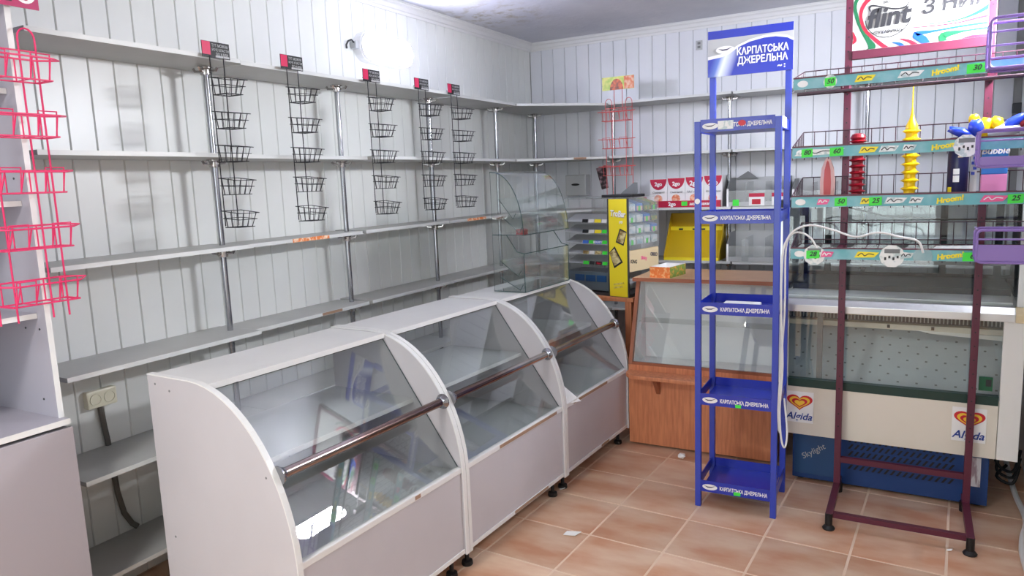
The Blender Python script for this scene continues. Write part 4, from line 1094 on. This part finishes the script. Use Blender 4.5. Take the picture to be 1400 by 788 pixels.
# ------------------------------------------------------------------ toys and goods on the magenta rack
def ribbed(label, x, y, z0, z1, r, m_, nrib, hook=False):
    t = thing('ribbed_toy', label, 'toy', (x, y, z0), 0, 'ribbed plastic toys')
    H = z1-z0; pr = []
    for i in range(nrib):
        b = H*i/nrib; s = H/nrib
        pr += [(r*.74, b), (r*.74, b+s*.45), (r*.98, b+s*.62), (r*1.25, b+s*.72), (r*.8, b+s*.95)]
    pr += [(r*.7, H)]
    MB().lathe(pr, 16).build('body', m_, t)
    if hook:
        MB().lathe([(r*.8, H), (r*.75, H+.015), (r*.4, H+.035), (r*.18, H+.06), (.003, H+.085)], 16).build('cap', m_, t, smooth=True)
        MB().seg((0, 0, H+.08), (0, 0, 1.86-z0), .0022).build('string', m_, t)
    else:
        MB().lathe([(r*.9, H), (r*1.05, H+.008), (r*.8, H+.022), (r*.4, H+.026)], 16).build('cap', m_, t, smooth=True)
    return t
def at(x, y, Y): return onY(x, y, Y)
S3 = STR[2]+.016; S2 = STR[1]+.016; S4 = STR[3]+.016
p = at(1171, 262, 3.40); ribbed('dark red ribbed toy standing on the third wire shelf', p.x, 3.40, S3, 1.65, .029, 'dkred', 9)
p = at(1243, 262, 3.38); ribbed('yellow ribbed toy hanging by a string from the top wire shelf', p.x, 3.38, S3, 1.68, .028, 'toy_yellow', 8, True)
p = at(1308, 262, 3.38)
t = thing('can', 'dark navy tall can with white labels on the third wire shelf', 'can', (p.x, 3.38, S3), 0)
MB().lathe([(.034, 0), (.036, .004), (.036, .2), (.033, .206), (.033, .215), (.03, .218)], 24).build('body', 'navy', t, smooth=True)
for a0, z, h_, mm, wd in ((-1.75, .075, .022, 'paper', .6), (-1.75, .045, .026, 'paper', .6), (-1.5, .16, .006, 'pale_pink', .7), (-1.4, .14, .006, 'beige', .5), (-2.4, .0, .026, 'yellow', .5)):
    m = MB()
    for i in range(4):
        a, b = a0+wd*(i/4-.5), a0+wd*((i+1)/4-.5)
        m.add([(.0366*math.cos(a), .0366*math.sin(a), z), (.0366*math.cos(b), .0366*math.sin(b), z), (.0366*math.cos(b), .0366*math.sin(b), z+h_), (.0366*math.cos(a), .0366*math.sin(a), z+h_)], [(0, 1, 2, 3)])
    m.build('label_print', mm, t)
p0 = at(1340, 262, 3.45); p1 = at(1376, 262, 3.45)
t = thing('candy_pack', 'blue and pink candy pack leaning at the right of the third shelf', 'pack', (p0.x, 3.45, S3), 0)
pw = p1.x-p0.x
B(0, pw, 0, .03, 0, .07).build('pack_bottom', 'candy_pink', t, bevel=.004); B(0, pw, .001, .029, .07, .16).build('pack_middle', 'skyblue', t, bevel=.004)
B(0, pw, .0, .028, .16, .235).build('pack_top', 'toy_blue', t, bevel=.004)
B(.01, pw-.004, -.002, .001, .105, .135).build('yellow_band', 'heart_yellow', t)
text('lettering', 'candy', .036, 'heart_red', t, (pw/2, -.003, .12), FRONT, 'CENTER', .2, .001)
text('lettering', 'Bubble', .034, 'white', t, (pw/2, -.002, .16), FRONT, 'CENTER', .2, .001)
m = MB()
for k in range(9): m.box(-.034+(k % 2)*.006, -.022+(k % 2)*.006, .0, .006, .07+k*.02, .082+k*.02)
m.build('checker_edge', 'toy_blue', t); B(-.036, -.014, .006, .02, .0, .25).build('side_card', 'paper', t)
p = at(1131, 262, 3.44)
t = thing('pouch', 'pale pink pointed snack pouch on the third wire shelf', 'pouch', (p.x, 3.44, S3), 0)
out = [(-.028, 0), (-.03, .06), (-.024, .12), (-.01, .158), (0, .168), (.01, .158), (.024, .12), (.03, .06), (.028, 0)]
MB().prism(out, 1, -.009, .009).build('body', 'pale_pink', t, bevel=.004)
MB().prism([(x*.5, z*.88+.005) for x, z in out], 1, -.0105, -.009).build('print', 'flint_red' if False else 'redwire', t)
# crumpled foil toy
p = at(1355, 180, 3.36)
t = thing('foil_toy', 'crumpled blue and yellow foil toy on the second wire shelf', 'toy', (p.x, 3.36, S2), 0)
def lobe(name, m_, c, r, rot):
    bm = bmesh.new(); bmesh.ops.create_icosphere(bm, subdivisions=2, radius=1)
    Rm = Matrix.Rotation(rot[1], 3, 'Y') @ Matrix.Rotation(rot[2], 3, 'Z')
    for v in bm.verts:
        n_ = 1+.16*math.sin(v.co.x*5+c[0]*40)*math.cos(v.co.z*6+v.co.y*4)
        q = Vector((v.co.x*r[0], v.co.y*r[1], v.co.z*r[2]))*n_; v.co = Rm @ q
    me = bpy.data.meshes.new(name); bm.to_mesh(me); bm.free(); me.materials.append(MATS[m_])
    for f in me.polygons: f.use_smooth = True
    return link(name, me, t, c)
lobe('blue_lobe', 'toy_blue', (.065, 0, .055), (.06, .035, .024), (0, -.75, 0)); lobe('blue_lobe', 'toy_blue', (-.095, 0, .035), (.05, .03, .018), (0, .35, 0))
lobe('blue_lobe', 'toy_blue', (-.05, .0, .05), (.028, .03, .034), (0, 0, 0)); lobe('yellow_lobe', 'toy_yellow', (-.02, .02, .05), (.03, .03, .042), (0, .2, 0))
lobe('yellow_lobe', 'toy_yellow', (-.055, .03, .085), (.02, .02, .02), (0, 0, 0)); lobe('yellow_lobe', 'toy_yellow', (.02, .01, .06), (.022, .026, .03), (0, -.3, 0))
lobe('grey_lobe', 'lightgrey', (.04, -.02, .03), (.055, .028, .024), (0, -.2, 0)); lobe('red_tip', 'dkred', (.095, -.01, .055), (.012, .012, .014), (0, 0, 0))
tag(MB().slab([(0, 0, 0), (.19, 0, .004), (.2, .12, .006), (.02, .14, .0)], (0, 0, .004)).build('flat_bag', 'label_white', None, (.06, 3.26, S4-.001)), 'flat pale plastic bag lying on the lowest wire shelf', 'bag')

# ------------------------------------------------------------------ purple hook-on baskets
def purple(label, x0, z0, z1, plate, y0=3.06, y1=3.172):
    t = thing('purple_basket', label, 'basket', (x0, y0, z0), 0, 'purple baskets')
    W_, H, D = .50-x0, z1-z0, y1-y0; r = .005
    def rr(y):
        c = .016; pts = []
        for cx_, cz_, a0 in ((c, c, PI), (W_-c, c, 1.5*PI), (W_-c, H-c, 0), (c, H-c, .5*PI)):
            for i in range(4): a = a0+PI/2*i/3; pts.append((cx_+c*math.cos(a), y, cz_+c*math.sin(a)))
        return pts
    MB().tube(rr(0), r, 8, closed=True).build('front_frame', 'purple', t, smooth=True)
    MB().tube(rr(D), r, 8, closed=True).build('back_frame', 'purple', t, smooth=True)
    for f in ((.72, .45, .2) if not plate else (.72,)): MB().seg((0, 0, H*f), (W_, 0, H*f), r*.7).build('rail', 'purple', t)
    for f in (0.004, .3): MB().seg((0, 0, H*.5+f*.2), (0, D, H*.5+f*.2), r*.7).build('side_wire', 'purple', t)
    for x in (.0, W_): MB().seg((x, 0, .004), (x, D, .004), r*.8).build('side_wire', 'purple', t)
    pl = B(.004, W_-.004, .004, D-.004, .002, .006).build('bottom_plate', 'purple', t)
    if plate: B(.004, W_-.004, -.002, .002, .006, H*plate).build('front_plate', 'purple', t)
    return t
Yp = 3.06
a = at(1352, 94, Yp); b = at(1355, 25, Yp); purple('purple wire basket hooked on the rack beside the top sign, uppermost of three', a.x, a.z, b.z, 0)
a = at(1337, 229, Yp); b = at(1338, 179, Yp); purple('purple basket hooked on the second shelf, middle of three', a.x, a.z, b.z, .28)
a = at(1334, 359, Yp); b = at(1336, 315, Yp); purple('purple basket hooked on the lowest wire shelf, lowest of three', a.x, a.z, b.z, .55)

# ------------------------------------------------------------------ cables and litter
def cable(label, pts, r, m_):
    P = [Vector(q) for q in pts]; out = []; n = len(P)
    for i in range(n-1):
        p0, p1, p2, p3 = [P[min(max(j, 0), n-1)] for j in (i-1, i, i+1, i+2)]
        for k in range(5):
            u = k/5; out.append(.5*((2*p1)+(p2-p0)*u+(2*p0-5*p1+4*p2-p3)*u*u+(3*p1-p0-3*p2+p3)*u**3))
    out.append(P[-1])
    return tag(MB().tube(out, r, 7).build('cable', m_, smooth=True), label, 'cable')
Yc = 3.15
cable('white cable looping over the lowest wire shelf and down behind the blue rack', [at(1262, 346, 3.185), at(1255, 330, 3.18), at(1230, 324, 3.18), at(1200, 318, 3.19), at(1170, 324, 3.18), at(1140, 315, 3.18), at(1110, 308, 3.18), at(1088, 314, 3.18), at(1076, 328, 3.17), at(1070, 350, 3.16), at(1068, 420, 3.16), at(1070, 500, 3.18), at(1066, 560, 3.18), at(1068, 600, 3.18), at(1073, 612, 3.18), at(1076, 590, 3.2), at(1072, 545, 3.22)], .0042, 'cable_white')
cable('second white cable from the left price disc down beside the blue rack', [at(1116, 338, 3.19), at(1108, 325, 3.18), at(1094, 318, 3.18), at(1081, 322, 3.18), at(1074, 345, 3.18), at(1073, 420, 3.18), at(1069, 480, 3.18), at(1064, 560, 3.185), at(1066, 592, 3.19)], .004, 'cable_white')
cable('thick white cable lying on the floor along the right wall', [(.455, 4.4, .012), (.45, 3.9, .012), (.462, 3.6, .012), (.43, 3.4, .012), (.415, 3.2, .012), (.43, 2.8, .012)], .012, 'cable_white')
for k in range(3):
    cable(f'{("upper", "middle", "lower")[k]} black cable hanging beside the right end of the fridge base', [(.36+.03*k, 3.95, .22-.05*k), (.38, 3.92, .13-.03*k), (.44, 3.9, .11-.03*k), (.47, 3.95, .2-.04*k)], .007, 'black')
def scrap(label, x, y, s, rz):
    p_ = onZ(x, y, 0)
    m = MB().slab([(-.045*s, -.018*s, .002), (.02*s, -.03*s, .006), (.05*s, .012*s, .008), (-.03*s, .024*s, .002)], (0, 0, .003))
    tag(m.build('paper_scrap', 'paper', None, (p_.x, p_.y, 0), (0, 0, rz)), label, 'litter', 'paper scraps on the floor')
scrap('white torn paper strip on the open floor tiles', 782, 731, .8, .3)
scrap('small white scrap by the middle counter foot', 769, 669, .4, 1.0)
scrap('tiny white scrap on the tiles below the magenta rack', 1298, 754, .25, .2)
p_ = onZ(934, 624, 0)
bm = bmesh.new(); bmesh.ops.create_icosphere(bm, subdivisions=2, radius=.022)
for v in bm.verts: v.co *= 1+random.uniform(-.25, .25); v.co.z = max(v.co.z*.7, -.014)
me = bpy.data.meshes.new('paper_ball'); bm.to_mesh(me); bm.free(); me.materials.append(MATS['paper'])
tag(link('paper_ball', me, None, (p_.x, p_.y-.03, .014)), 'small crumpled paper ball at the foot of the wooden counter', 'litter')

p_ = onY(1392, 148, YB)
tag(B(-.03, .03, -.03, 0, -.03, .03).build('junction_box', 'darkgrey', None, (p_.x, YB, p_.z), bevel=.004), 'small dark junction box on the back wall at the far right', 'box')
